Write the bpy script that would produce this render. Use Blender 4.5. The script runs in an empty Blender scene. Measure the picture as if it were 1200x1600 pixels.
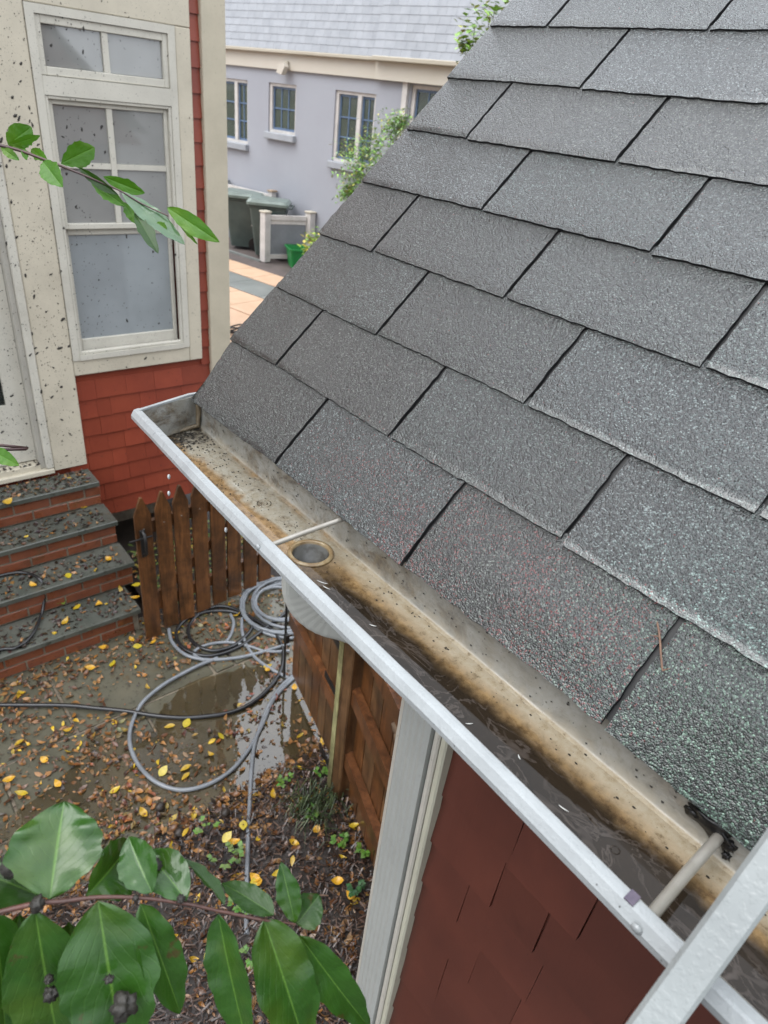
import bpy, bmesh, math, random
from math import sin, cos, pi, radians
from mathutils import Vector, Matrix, noise

random.seed(7)
S = bpy.context.scene
COL = S.collection
EZ = 2.45                                   # height of the roof edge above the ground

# ------------------------------------------------------------------ camera
RW = ((0.6276, 0.7718, 0.1017), (0.4579, -0.2603, -0.8501), (-0.6296, 0.5801, -0.5168))
CP = Vector((1.094, -0.4967, EZ + 0.4935))
FPX = 1055.7
cam = bpy.data.cameras.new('camera')
cam.sensor_fit = 'VERTICAL'; cam.sensor_height = 36.0
cam.lens = FPX / 1600 * 36
cam.clip_start = 0.02; cam.clip_end = 900
cam.dof.use_dof = True; cam.dof.focus_distance = 1.0; cam.dof.aperture_fstop = 9.0
co = bpy.data.objects.new('camera', cam); COL.objects.link(co)
r, d, f = [Vector(v).normalized() for v in RW]
co.matrix_world = Matrix(((r.x, -d.x, -f.x, CP.x), (r.y, -d.y, -f.y, CP.y), (r.z, -d.z, -f.z, CP.z), (0, 0, 0, 1)))
S.camera = co

def at(x, y, depth):
    """world point at this distance along the camera axis"""
    return CP + depth * (f + r * ((x - 600) / FPX) + d * ((y - 800) / FPX))

def hit(x, y, axis, val):
    v = f + r * ((x - 600) / FPX) + d * ((y - 800) / FPX)
    t = (val - CP[axis]) / v[axis]
    return CP + v * t

# ------------------------------------------------------------------ light: overcast day
SUN_EL, SUN_ROT = radians(58), radians(200)
W = bpy.data.worlds.new('World'); S.world = W; W.use_nodes = True
nt = W.node_tree; nt.nodes.clear()
wo = nt.nodes.new('ShaderNodeOutputWorld'); bg = nt.nodes.new('ShaderNodeBackground')
sky = nt.nodes.new('ShaderNodeTexSky'); sky.sky_type = 'NISHITA'; sky.sun_disc = False
sky.sun_elevation = SUN_EL; sky.sun_rotation = SUN_ROT; sky.air_density = 1.0; sky.dust_density = 4.0
hs = nt.nodes.new('ShaderNodeHueSaturation'); hs.inputs['Saturation'].default_value = 0.25
mx = nt.nodes.new('ShaderNodeMix'); mx.data_type = 'RGBA'; mx.inputs['Factor'].default_value = 0.72
mx.inputs['B'].default_value = (9.6, 10.1, 10.9, 1)          # the even cloud layer
nt.links.new(sky.outputs[0], hs.inputs['Color']); nt.links.new(hs.outputs[0], mx.inputs['A'])
# an overcast sky is brighter overhead than at the horizon: L = Lz (1 + 2 sin h) / 3
tc = nt.nodes.new('ShaderNodeTexCoord'); sz = nt.nodes.new('ShaderNodeSeparateXYZ'); nt.links.new(tc.outputs['Generated'], sz.inputs[0])
mrz = nt.nodes.new('ShaderNodeMapRange'); mrz.inputs['From Min'].default_value = 0; mrz.inputs['From Max'].default_value = 1
mrz.inputs['To Min'].default_value = .50; mrz.inputs['To Max'].default_value = 1.50; nt.links.new(sz.outputs[2], mrz.inputs['Value'])
vs_ = nt.nodes.new('ShaderNodeVectorMath'); vs_.operation = 'SCALE'; nt.links.new(mx.outputs['Result'], vs_.inputs[0]); nt.links.new(mrz.outputs[0], vs_.inputs['Scale'])
nt.links.new(vs_.outputs[0], bg.inputs['Color']); bg.inputs['Strength'].default_value = 0.12
nt.links.new(bg.outputs[0], wo.inputs[0])
sl = bpy.data.lights.new('sun', 'SUN'); sl.energy = 0.7; sl.angle = radians(40); sl.color = (1, .98, .95)
so = bpy.data.objects.new('sun', sl); COL.objects.link(so)
sd = Vector((sin(SUN_ROT) * cos(SUN_EL), cos(SUN_ROT) * cos(SUN_EL), sin(SUN_EL)))
so.rotation_euler = sd.to_track_quat('Z', 'Y').to_euler(); so.location = (0, 0, 12)
S.view_settings.view_transform = 'Standard'; S.view_settings.look = 'None'
S.view_settings.gamma = 1; S.view_settings.use_curve_mapping = False
S.view_settings.exposure = 1.14
try:
    S.cycles.max_bounces = 6; S.cycles.transparent_max_bounces = 12
except Exception: pass

# ------------------------------------------------------------------ material helpers
AL = .64
class NT:
    def __init__(s, name):
        s.m = bpy.data.materials.new(name); s.m.use_nodes = True
        s.t = s.m.node_tree; s.t.nodes.clear()
        s.out = s.t.nodes.new('ShaderNodeOutputMaterial')
        s._pos = None
    def n(s, kind, **kw):
        nd = s.t.nodes.new('ShaderNode' + kind)
        for k, v in kw.items():
            if k in nd.inputs: s.set(nd.inputs[k], v)
            else: setattr(nd, k, v)
        return nd
    def set(s, inp, v):
        if isinstance(v, bpy.types.NodeSocket): s.t.links.new(v, inp)
        else:
            if inp.type == 'RGBA' and len(v) == 3: v = (*v, 1)
            inp.default_value = v
    @property
    def pos(s):
        if s._pos is None: s._pos = s.t.nodes.new('ShaderNodeNewGeometry').outputs['Position']
        return s._pos
    def xyz(s, v=None):
        nd = s.n('SeparateXYZ'); s.set(nd.inputs[0], v or s.pos); return nd.outputs
    def map(s, scale=(1, 1, 1), rot=(0, 0, 0), loc=(0, 0, 0), v=None):
        nd = s.n('Mapping'); s.set(nd.inputs['Vector'], v or s.pos)
        nd.inputs['Scale'].default_value = scale; nd.inputs['Rotation'].default_value = rot
        s.set(nd.inputs['Location'], loc); return nd.outputs[0]
    def noise(s, scale, detail=3, rough=.55, v=None, dist=0):
        nd = s.n('TexNoise'); s.set(nd.inputs['Vector'], v or s.pos)
        nd.inputs['Scale'].default_value = scale; nd.inputs['Detail'].default_value = detail
        nd.inputs['Roughness'].default_value = rough; nd.inputs['Distortion'].default_value = dist
        return nd.outputs['Fac']
    def vor(s, scale, v=None, out='Distance', feat='F1', rnd=1):
        nd = s.n('TexVoronoi'); nd.feature = feat; s.set(nd.inputs['Vector'], v or s.pos)
        nd.inputs['Scale'].default_value = scale; nd.inputs['Randomness'].default_value = rnd
        return nd.outputs[out]
    def ramp(s, fac, pts, interp='LINEAR'):
        nd = s.n('ValToRGB'); s.set(nd.inputs[0], fac); cr = nd.color_ramp; cr.interpolation = interp
        while len(cr.elements) < len(pts): cr.elements.new(.5)
        for e, (p, c) in zip(cr.elements, pts):
            e.position = p; e.color = (c, c, c, 1) if isinstance(c, (int, float)) else (*c, 1)
        return nd.outputs[0]
    def math(s, op, a, b=0.0, clamp=False):
        nd = s.n('Math'); nd.operation = op; nd.use_clamp = clamp
        s.set(nd.inputs[0], a); s.set(nd.inputs[1], b); return nd.outputs[0]
    def mr(s, v, a, b, c=0.0, e=1.0):
        nd = s.n('MapRange'); s.set(nd.inputs['Value'], v)
        for k, q in (('From Min', a), ('From Max', b), ('To Min', c), ('To Max', e)): nd.inputs[k].default_value = q
        return nd.outputs[0]
    def mix(s, fac, a, b, mode='MIX'):
        nd = s.n('Mix'); nd.data_type = 'RGBA'; nd.blend_type = mode
        s.set(nd.inputs['Factor'], fac); s.set(nd.inputs['A'], a); s.set(nd.inputs['B'], b)
        return nd.outputs['Result']
    def bump(s, h, strength=.5, dist=.002, prev=None):
        nd = s.n('Bump'); nd.inputs['Strength'].default_value = strength; nd.inputs['Distance'].default_value = dist
        s.set(nd.inputs['Height'], h)
        if prev is not None: s.set(nd.inputs['Normal'], prev)
        return nd.outputs[0]
    def rnd(s): return s.n('ObjectInfo').outputs['Random']
    def pr(s, col, rough=.5, nrm=None, spec=.5, coat=0, coatr=.1, metal=0, sub=None, alpha=None):
        nd = s.n('BsdfPrincipled'); s.set(nd.inputs['Base Color'], s.mix(1, col, (AL, AL, AL), 'MULTIPLY')); s.set(nd.inputs['Roughness'], rough)
        s.set(nd.inputs['Specular IOR Level'], spec); s.set(nd.inputs['Coat Weight'], coat)
        s.set(nd.inputs['Coat Roughness'], coatr); s.set(nd.inputs['Metallic'], metal)
        if nrm is not None: s.set(nd.inputs['Normal'], nrm)
        if alpha is not None: s.set(nd.inputs['Alpha'], alpha)
        return nd.outputs[0]
    def done(s, sh): s.t.links.new(sh, s.out.inputs['Surface']); return s.m

def simple(name, c1, c2=None, rough=.5, sc=6, bumps=0, bsc=60, spec=.5, coat=0, metal=0, vary=0):
    n = NT(name); c2 = c2 or tuple(x * .8 for x in c1)
    col = n.mix(n.mr(n.noise(sc, 5, .6), .35, .65), c1, c2)
    if vary: col = n.mix(n.math('MULTIPLY', n.rnd(), vary), col, (0, 0, 0), 'MIX')
    nr = n.bump(n.noise(bsc, 4), bumps, .003) if bumps else None
    return n.done(n.pr(col, rough, nr, spec, coat, .1, metal))

M = {}
def roof_mat():
    n = NT('asphalt_granules'); p = n.pos; x, y, z = n.xyz()
    v = n.n('TexVoronoi'); v.inputs['Scale'].default_value = 620; n.set(v.inputs['Vector'], p)
    cell = v.outputs['Color']; dist = v.outputs['Distance']
    sx = n.xyz(cell)
    base = n.ramp(sx[0], [(0, (.004, .005, .005)), (.40, (.010, .012, .0115)), (.68, (.030, .036, .034)), (.86, (.085, .098, .093)), (1, (.30, .33, .315))])
    tone = n.ramp(n.rnd(), [(0, (.66, .74, .66)), (.35, (1.05, 1.0, .90)), (.7, (.9, 1.05, 1.0)), (1, (1.32, 1.30, 1.34))])
    base = n.mix(1, base, tone, 'MULTIPLY')
    base = n.mix(n.mr(n.noise(4.5, 5, .65), .40, .7, 0, .5), base, (.018, .022, .018))
    base = n.mix(n.mr(n.noise(1.7, 4, .6), .48, .72, 0, .30), base, (.075, .066, .054))
    lowt = n.math('MULTIPLY', n.mr(x, .75, 1.0), n.mr(y, .24, .05))
    base = n.mix(n.math('MULTIPLY', lowt, .6), base, n.mix(1, base, (1.1, 2.0, 1.6), 'MULTIPLY'))
    # brick red granules in the weathered tabs along the eave
    msk = n.math('MULTIPLY', n.mr(x, .30, .62), n.mr(x, .96, .86)); msk = n.math('MULTIPLY', msk, n.mr(y, .098, .055))
    msk = n.math('MULTIPLY', msk, n.mr(n.noise(9, 3), .33, .6))
    red = n.math('GREATER_THAN', sx[1], n.mr(msk, 0, 1, .999, .80))
    base = n.mix(red, base, (.20, .045, .040))
    uvs = n.xyz(n.n('UVMap').outputs[0]); film = n.math('MULTIPLY', n.mr(n.math('ADD', uvs[1], n.math('MULTIPLY', n.math('SUBTRACT', n.noise(28, 3), .5), .10)), .075, .03), n.mr(n.noise(3.3, 2), .46, .60, 0, .9))
    g = n.math('SUBTRACT', 1, dist)
    crk = n.mr(n.vor(125, n.map((1, 1, 1)), feat='DISTANCE_TO_EDGE'), 0, .16)
    h = n.math('ADD', n.math('MULTIPLY', g, .9), n.math('MULTIPLY', n.noise(330, 3), 1.3))
    h = n.math('ADD', h, n.math('MULTIPLY', n.noise(125, 4, .65), 1.5)); h = n.math('ADD', h, n.math('MULTIPLY', crk, .35))
    st = n.math('SUBTRACT', 1.0, n.math('MULTIPLY', film, .6))
    bp = n.n('Bump'); bp.inputs['Distance'].default_value = .0024; n.set(bp.inputs['Strength'], st); n.set(bp.inputs['Height'], h)
    b2 = n.n('Bump'); b2.inputs['Distance'].default_value = .0022; n.set(b2.inputs['Strength'], n.math('MULTIPLY', st, .46)); n.set(b2.inputs['Height'], h)
    b = n.pr(base, .42, bp.outputs[0], .30, 1.0, .17); bn = b.node; bn.inputs['Coat IOR'].default_value = 1.60
    n.set(bn.inputs['Coat Normal'], b2.outputs[0]); n.set(bn.inputs['Coat Tint'], (.94, .98, 1.0)); return n.done(b)
M['roof'] = roof_mat()
M['tar'] = simple('tar_underlay', (.008, .008, .008), rough=.6)
M['rawedge'] = simple('shingle_cut_edge', (.015, .015, .016), rough=.6, bumps=.5, bsc=300)

def white_metal(name='painted_aluminium', c=(.46, .49, .495), spots=1):
    n = NT(name)
    col = n.mix(n.mr(n.noise(14, 5, .65), .38, .75, 0, .8), c, tuple(q * .70 for q in c))
    strk = n.noise(30, 4, .6, n.map((1, .2, 1)))
    sp = n.vor(95); col = n.mix(n.math('MULTIPLY', n.mr(sp, .10, .05), n.mr(n.noise(9), .45, .6)), col, (.08, .08, .075))
    wet = n.mr(n.noise(160, 2), .5, .62)
    nr = n.bump(wet, .25, .0006)
    return n.done(n.pr(col, n.mr(n.noise(40, 3), .3, .7, .16, .4), nr, .5))
M['metal'] = white_metal()
def gutter_in():
    n = NT('stained_gutter_aluminium'); x, y, z = n.xyz()
    grey = n.mix(n.mr(n.noise(22, 5, .7), .35, .7), (.42, .42, .39), (.30, .285, .24))
    # silt: thick on the floor, thin streaks on the back wall
    silt = n.mix(n.mr(n.noise(40, 6, .75), .3, .7), (.42, .32, .19), (.20, .135, .07))
    dark = (.045, .03, .017)
    hz = n.mr(z, EZ - .0625, EZ - .0648)                  # 1 on the floor
    far = n.mr(x, .50, .40)
    bands = n.noise(16, 6, .7, n.map((.5, 2, 1)), .6); fn_ = n.noise(70, 6, .8)
    yy = n.math('ADD', y, n.math('ADD', n.math('MULTIPLY', n.math('SUBTRACT', bands, .5), .022), n.math('MULTIPLY', n.math('SUBTRACT', fn_, .5), .020)))
    pale = n.mix(n.mr(fn_, .42, .62), (.62, .575, .48), (.50, .43, .31))
    brown = n.mix(n.mr(fn_, .40, .60), (.44, .315, .17), (.20, .125, .055))
    f_near = n.mix(n.mr(yy, -.002, -.020), pale, brown)
    f_near = n.mix(n.math('MULTIPLY', n.mr(fn_, .56, .66), n.mr(bands, .42, .55, .1, .8)), f_near, (.10, .06, .028))
    fp = n.noise(9, 6, .75, n.map((.7, 1.5, 1)), .9)
    mid = n.mr(n.math('ADD', n.math('ABSOLUTE', n.math('ADD', y, .012)), n.math('MULTIPLY', n.math('SUBTRACT', fp, .5), .08)), .022, .034)
    f_far = n.mix(mid, n.mix(n.mr(fn_, .4, .62), (.50, .50, .46), (.40, .37, .30)), n.mix(n.mr(fn_, .42, .58), (.44, .31, .17), (.24, .155, .075)))
    f_far = n.mix(n.mr(n.noise(48, 7, .85), .54, .64, 0, .85), f_far, (.09, .055, .028))
    f_far = n.mix(n.math('MULTIPLY', n.mr(x, .09, .02), n.mr(n.noise(45, 5, .8), .42, .54, 0, .85)), f_far, dark)
    floor = n.mix(far, f_near, f_far)
    wst = n.math('MULTIPLY', n.math('MULTIPLY', n.mr(n.noise(15, 8, .85, n.map((1, 1, 1.6)), .5), .47, .62), n.mr(x, .75, .45, .45, 1)), .85)
    wall = n.mix(wst, grey, n.mix(n.mr(n.noise(90, 4), .4, .6), (.17, .115, .055), (.055, .035, .02)))
    wall = n.mix(n.math('MULTIPLY', n.mr(z, EZ - .050, EZ - .063), n.mr(n.noise(40, 4), .35, .6, 0, .6)), wall, (.50, .44, .33))
    col = n.mix(hz, wall, floor)
    col = n.mix(n.mr(n.vor(140), .09, .05, 0, .8), col, (.04, .025, .015))
    nr = n.bump(n.noise(80, 5, .7), .35, .0015)
    return n.done(n.pr(col, n.mr(n.noise(20), .3, .7, .18, .5), nr, .5))
M['gut_in'] = gutter_in()
def gutter_water():
    n = NT('murky_gutter_water'); x, y, z = n.xyz()
    n1 = n.noise(7, 4, .6, dist=1.2); n2 = n.noise(45, 4, .6)
    yy = n.math('ADD', y, n.math('ADD', n.math('MULTIPLY', n.math('SUBTRACT', n1, .5), .045), n.math('MULTIPLY', n.math('SUBTRACT', n2, .5), .012)))
    dp = n.mr(yy, -.020, -.040)                       # water deepens towards the front
    dp = n.math('MULTIPLY', dp, n.mr(n.math('ADD', x, n.math('MULTIPLY', n1, .1)), .47, .62))
    dp = n.math('POWER', dp, 1.2, True)
    sw = n.n('TexWave'); sw.wave_type = 'BANDS'; sw.inputs['Scale'].default_value = 7; sw.inputs['Distortion'].default_value = 22
    sw.inputs['Detail'].default_value = 3; sw.inputs['Detail Scale'].default_value = 1.1
    n.set(sw.inputs['Vector'], n.map((1, 2.2, 1)))
    line = n.math('MULTIPLY', n.mr(sw.outputs['Fac'], .86, 1.0), n.mr(n.noise(9, 3), .46, .60))
    fine = n.mr(n.noise(12, 5, .55, n.map((1, 2.0, 1)), 2.5), .47, .53)
    edge = n.math('MULTIPLY', n.math('SUBTRACT', 1, n.math('ABSOLUTE', n.math('SUBTRACT', n.math('MULTIPLY', fine, 2), 1))), n.mr(n.noise(8), .40, .55))
    line = n.math('MAXIMUM', line, n.math('MULTIPLY', edge, .8))
    col = n.mix(n.mr(n1, .35, .65), (.024, .017, .011), (.013, .010, .007))
    col = n.mix(n.math('MULTIPLY', line, .34), col, (.16, .135, .12))
    tr = n.n('BsdfTransparent'); tr.inputs[0].default_value = (1, .97, .92, 1)
    df = n.n('BsdfDiffuse'); n.set(df.inputs['Color'], col)
    m1 = n.n('MixShader'); n.set(m1.inputs[0], n.math('MULTIPLY', dp, .97)); n.t.links.new(tr.outputs[0], m1.inputs[1]); n.t.links.new(df.outputs[0], m1.inputs[2])
    gl = n.n('BsdfGlossy'); gl.inputs['Roughness'].default_value = .03
    nr = n.bump(n.noise(12, 2), .10, .002); n.set(gl.inputs['Normal'], nr)
    fr = n.n('Fresnel'); fr.inputs['IOR'].default_value = 1.33
    m2 = n.n('MixShader'); n.set(m2.inputs[0], fr.outputs[0]); n.t.links.new(m1.outputs[0], m2.inputs[1]); n.t.links.new(gl.outputs[0], m2.inputs[2])
    return n.done(m2.outputs[0])
M['gut_water'] = gutter_water()
def puddle_mat():
    n = NT('muddy_puddle_water')
    col = n.mix(n.mr(n.noise(3, 4), .35, .65), (.115, .088, .045), (.08, .063, .034))
    tr = n.n('BsdfTransparent'); tr.inputs[0].default_value = (.75, .68, .5, 1)
    df = n.n('BsdfDiffuse'); n.set(df.inputs['Color'], col)
    m1 = n.n('MixShader'); n.set(m1.inputs[0], n.mr(n.noise(4, 3), .3, .7, .25, .75)); n.t.links.new(tr.outputs[0], m1.inputs[1]); n.t.links.new(df.outputs[0], m1.inputs[2])
    gl = n.n('BsdfGlossy'); gl.inputs['Roughness'].default_value = .015
    n.set(gl.inputs['Normal'], n.bump(n.noise(9, 3), .25, .004))
    fr = n.n('Fresnel'); fr.inputs['IOR'].default_value = 2.0
    m2 = n.n('MixShader'); n.set(m2.inputs[0], n.math('MULTIPLY', fr.outputs[0], 1.0)); n.t.links.new(m1.outputs[0], m2.inputs[1]); n.t.links.new(gl.outputs[0], m2.inputs[2])
    return n.done(m2.outputs[0])
M['puddle'] = puddle_mat()
def paint(name, c, dirt=.5, grain=False, rough=.45):
    n = NT(name)
    col = n.mix(n.mr(n.noise(5, 5, .65), .4, .75), c, tuple(q * .86 for q in c))
    vq = n.map((1, 1, .6), (.4, 0, 0)); nz = n.n('TexNoise'); nz.inputs['Scale'].default_value = 55; n.set(nz.inputs['Vector'], n.pos); va = n.n('VectorMath'); va.operation = 'SCALE'; n.set(va.inputs[0], nz.outputs['Color']); va.inputs['Scale'].default_value = .03; vb = n.n('VectorMath'); vb.operation = 'ADD'; n.set(vb.inputs[0], vq); n.set(vb.inputs[1], va.outputs[0]); vv = vb.outputs[0]
    spn = n.vor(52, vv); fl = n.math('MULTIPLY', n.mr(spn, .13, .08), n.mr(n.noise(4, 3), .40, .58))
    sp2 = n.vor(120, vv); fl2 = n.math('MULTIPLY', n.mr(sp2, .17, .09), n.mr(n.noise(2.4, 3), .33, .55))
    col = n.mix(n.math('MULTIPLY', n.math('MAXIMUM', fl, fl2), dirt), col, (.06, .05, .04))
    col = n.mix(n.math('MULTIPLY', n.mr(n.noise(2.2, 6, .7), .52, .75), .25 * dirt), col, (.28, .22, .15))
    nr = None
    if grain: nr = n.bump(n.noise(60, 3, .6, n.map((1, 1, .04))), .35, .002)
    return n.done(n.pr(col, rough, nr, .45))
M['cream'] = paint('cream_trim_paint', (.86, .78, .61), .9)
M['creamwin'] = paint('off_white_window_paint', (.86, .82, .70), .9)
M['cleancream'] = paint('cream_corner_paint', (.77, .69, .52), .35)
M['postwhite'] = paint('pale_grey_downspout_paint', (.50, .52, .49), .2, True)
M['trimgroove'] = paint('off_white_corner_trim', (.66, .63, .55), .35)
M['creamstrip'] = paint('pale_cream_strip', (.64, .63, .50), .2)
def redsh(name, c, dk):
    n = NT(name)
    g = n.noise(55, 3, .6, n.map((1, 1, .05)))
    col = n.mix(n.mr(n.noise(6, 4, .6), .35, .7), c, dk)
    col = n.mix(n.math('MULTIPLY', n.rnd(), .36), col, tuple(q * .45 for q in c))
    sp = n.vor(60); col = n.mix(n.math('MULTIPLY', n.mr(sp, .09, .05), n.mr(n.noise(3), .48, .6)), col, (.05, .02, .015))
    return n.done(n.pr(col, .38, n.bump(g, .35, .002), .5))
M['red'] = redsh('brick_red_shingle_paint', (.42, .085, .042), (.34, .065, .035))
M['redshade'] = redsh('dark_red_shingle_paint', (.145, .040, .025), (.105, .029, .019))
def wood(name, c1, c2, rough=.35):
    n = NT(name); oi = n.rnd()
    v = n.map((9, 9, .9)); a = n.n('VectorMath'); a.operation = 'ADD'; n.set(a.inputs[0], v)
    cb = n.n('CombineXYZ'); n.set(cb.inputs[0], n.math('MULTIPLY', oi, 31)); n.set(cb.inputs[1], n.math('MULTIPLY', oi, 17)); n.set(a.inputs[1], cb.outputs[0])
    g = n.noise(2.2, 6, .65, a.outputs[0], 1.2)
    col = n.ramp(g, [(.3, c2), (.5, c1), (.68, tuple(min(1, q * 1.5) for q in c1)), (.8, c2)])
    fi = n.noise(14, 4, .7, a.outputs[0])
    col = n.mix(n.mr(fi, .5, .72, 0, .5), col, tuple(q * .35 for q in c2))
    col = n.mix(n.math('MULTIPLY', n.mr(n.noise(5, 5, .7), .42, .66), .78), col, (.035, .018, .008))
    col = n.mix(n.math('MULTIPLY', oi, .3), col, tuple(q * .6 for q in c2))
    return n.done(n.pr(col, rough, n.bump(fi, .3, .002), .5, .15, .2))
M['wood'] = wood('wet_brown_fence_wood', (.25, .10, .032), (.10, .038, .014))
M['woodold'] = wood('weathered_fence_post_wood', (.24, .125, .055), (.05, .024, .012))
M['woodgreen'] = wood('lit_mossy_edge_wood', (.50, .48, .24), (.26, .25, .09))
M['railwood'] = wood('orange_brown_rail_wood', (.27, .105, .038), (.11, .04, .015))
def stone(name, c1, c2, rough=.22, sc=4):
    n = NT(name)
    col = n.mix(n.mr(n.noise(sc, 6, .65), .35, .68), c1, c2)
    col = n.mix(n.math('MULTIPLY', n.rnd(), .3), col, tuple(q * .6 for q in c1))
    col = n.mix(n.mr(n.noise(26, 5, .75), .57, .68, 0, .65), col, (.028, .022, .015))
    col = n.mix(n.mr(n.noise(9, 5, .7), .58, .7, 0, .5), col, (.14, .085, .03))
    return n.done(n.pr(col, n.mr(n.noise(8, 4), .35, .65, rough * .5, rough * 2.2), n.bump(n.noise(30, 5, .7), .35, .003), .5, .1))
M['blue'] = stone('wet_bluestone', (.105, .115, .095), (.17, .175, .145), .22)
M['patio'] = stone('muddy_bluestone', (.145, .14, .10), (.215, .195, .135), .10)
M['brick'] = stone('wet_red_brick', (.34, .105, .045), (.24, .07, .032), .35, 12)
M['mortar'] = simple('grey_mortar', (.34, .28, .20), (.22, .18, .13), .8, 20, .5)
M['soil'] = simple('dark_wet_soil', (.022, .016, .012), (.042, .030, .022), .55, 8, .9, 60)
M['asphalt'] = simple('damp_brown_mulch', (.16, .125, .115), (.10, .08, .07), .75, 3, .8, 40)
M['tan'] = simple('tan_paving', (.80, .54, .36), (.70, .46, .29), .6, 3, .3, 30)
M['paleblue'] = simple('pale_bluestone_paving', (.30, .32, .30), (.22, .235, .22), .4, 2, .3, 20)
M['black'] = simple('black_plastic', (.012, .012, .013), (.02, .02, .02), .3)
M['blackiron'] = simple('black_iron', (.010, .010, .011), (.02, .018, .016), .45)
M['hoseblack'] = simple('black_rubber_hose', (.016, .017, .019), (.03, .03, .03), .22, coat=.3)
M['hosegrey'] = simple('grey_hose_rubber', (.34, .365, .39), (.24, .26, .28), .28, 9, coat=.3)
M['stucco'] = simple('lavender_grey_stucco', (.49, .51, .56), (.45, .465, .515), .85, .7, .6, 22)
M['grayshake'] = simple('pale_grey_shake', (.50, .525, .56), (.43, .455, .49), .5, 5, .3, 30, vary=.12)
M['bandwhite'] = simple('ivory_band_paint', (.82, .76, .66), (.78, .72, .60), .55, 1)
M['eavecream'] = simple('cream_eave_paint', (.68, .62, .50), (.62, .56, .44), .55, 1)
M['winwhite'] = simple('pale_window_frame', (.88, .84, .79), None, .5)
M['winblue'] = simple('blue_sash_paint', (.16, .25, .40), (.13, .2, .33), .4)
M['binlid'] = simple('grey_green_bin_plastic', (.24, .30, .26), (.18, .23, .20), .32, 6)
M['binbody'] = simple('dark_green_bin_plastic', (.10, .135, .12), (.07, .10, .09), .35, 4)
M['tubgreen'] = simple('bright_green_plastic', (.02, .34, .08), (.02, .28, .06), .35)
M['lattice'] = simple('grey_lattice_paint', (.30, .32, .34), (.25, .27, .29), .6)
M['aluladder'] = white_metal('worn_ladder_aluminium', (.36, .39, .385))
M['elbow'] = paint('off_white_elbow_paint', (.62, .63, .58), .25, True)
M['spike'] = simple('dull_aluminium_tube', (.55, .52, .46), (.42, .39, .33), .32, 25, metal=.35)
M['tarblob'] = simple('black_roof_tar', (.006, .006, .007), (.012, .012, .012), .35, 30, .8, 60)
M['mud'] = simple('black_mud_fleck', (.022, .019, .015), (.035, .03, .022), .6, 30, .6, 90)
M['bark'] = simple('red_brown_twig_bark', (.13, .05, .035), (.07, .03, .022), .5, 40, .4, 120)
M['twigdark'] = simple('dark_purple_twig_bark', (.06, .028, .03), (.10, .045, .035), .45, 40)
M['trunk'] = simple('grey_brown_trunk_bark', (.13, .10, .075), (.08, .06, .045), .8, 12, .8, 40)
M['brownroof'] = simple('brown_window_blind', (.38, .22, .12), (.30, .17, .09), .7)
M['mark'] = simple('violet_marker_smudge', (.16, .13, .18), (.10, .08, .12), .5, 80)
M['scab'] = simple('pale_wood_scar', (.55, .42, .30), (.40, .28, .18), .7)

def leafmat(name, c1, c2, vein, gloss=.3, vs=10, uvw=True, coat=.3, dirt=.3):
    n = NT(name); uv = n.n('UVMap').outputs[0]; u, v, _ = n.xyz(uv)
    av = n.math('ABSOLUTE', n.math('SUBTRACT', v, .5))
    mid = n.mr(av, .022, .008)
    t = n.math('SUBTRACT', n.math('MULTIPLY', u, vs * .8), n.math('ADD', n.math('MULTIPLY', av, vs * .75), n.math('MULTIPLY', n.noise(35, 2), .9)))
    fr = n.math('ABSOLUTE', n.math('SUBTRACT', n.math('FRACT', t), .5))
    side = n.mr(fr, .06, .0)
    col = n.mix(n.mr(n.noise(25, 4), .3, .7), c1, c2)
    col = n.mix(n.math('MULTIPLY', n.rnd(), .35), col, tuple(q * .6 for q in c1))
    col = n.mix(n.mr(n.noise(14, 3), .52, .72, 0, .35), col, (c2[0] * 3.2, c2[1] * 1.5, c2[2]))
    col = n.mix(n.math('MULTIPLY', n.mr(n.noise(34, 4, .7), .66, .72), .85), col, (.06, .035, .012))
    col = n.mix(n.math('MULTIPLY', side, .13), col, vein)
    col = n.mix(n.math('MULTIPLY', mid, .7), col, vein)
    sp = n.vor(260); col = n.mix(n.math('MULTIPLY', n.mr(sp, .12, .07), n.math('MULTIPLY', n.mr(n.noise(30), .5, .6), dirt)), col, (.02, .02, .015))
    h = n.math('ADD', n.math('MULTIPLY', n.mr(fr, .0, .10), .5), n.math('MULTIPLY', n.mr(av, .0, .08), 1.2))
    nr = n.bump(h, .30, .0014); nr = n.bump(n.noise(32, 3), .9, .0032, nr)
    b = n.n('BsdfPrincipled'); n.set(b.inputs['Base Color'], col); b.inputs['Roughness'].default_value = gloss
    n.set(b.inputs['Normal'], nr); b.inputs['Coat Weight'].default_value = coat; b.inputs['Coat Roughness'].default_value = .07; b.inputs['Specular IOR Level'].default_value = .35
    tl = n.n('BsdfTranslucent'); n.set(tl.inputs['Color'], n.mix(.5, col, (.08, .22, .01)))
    ms = n.n('MixShader'); ms.inputs[0].default_value = .25
    n.t.links.new(b.outputs[0], ms.inputs[1]); n.t.links.new(tl.outputs[0], ms.inputs[2])
    return n.done(ms.outputs[0])
M['leaf'] = leafmat('glossy_dark_green_leaf', (.016, .062, .006), (.030, .098, .011), (.10, .21, .03), .36, coat=.5)
M['leafb'] = leafmat('bright_green_leaf', (.045, .150, .005), (.065, .19, .008), (.10, .25, .02), .42, 9, coat=.05, dirt=.8)
M['leafwet'] = leafmat('wet_shining_leaf', (.04, .11, .04), (.06, .15, .06), (.06, .12, .05), .05, 11, coat=1.0, dirt=.3)
M['leafd'] = leafmat('shaded_leaf', (.012, .045, .004), (.02, .06, .007), (.06, .13, .02), .45, 10, coat=.1)
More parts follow.
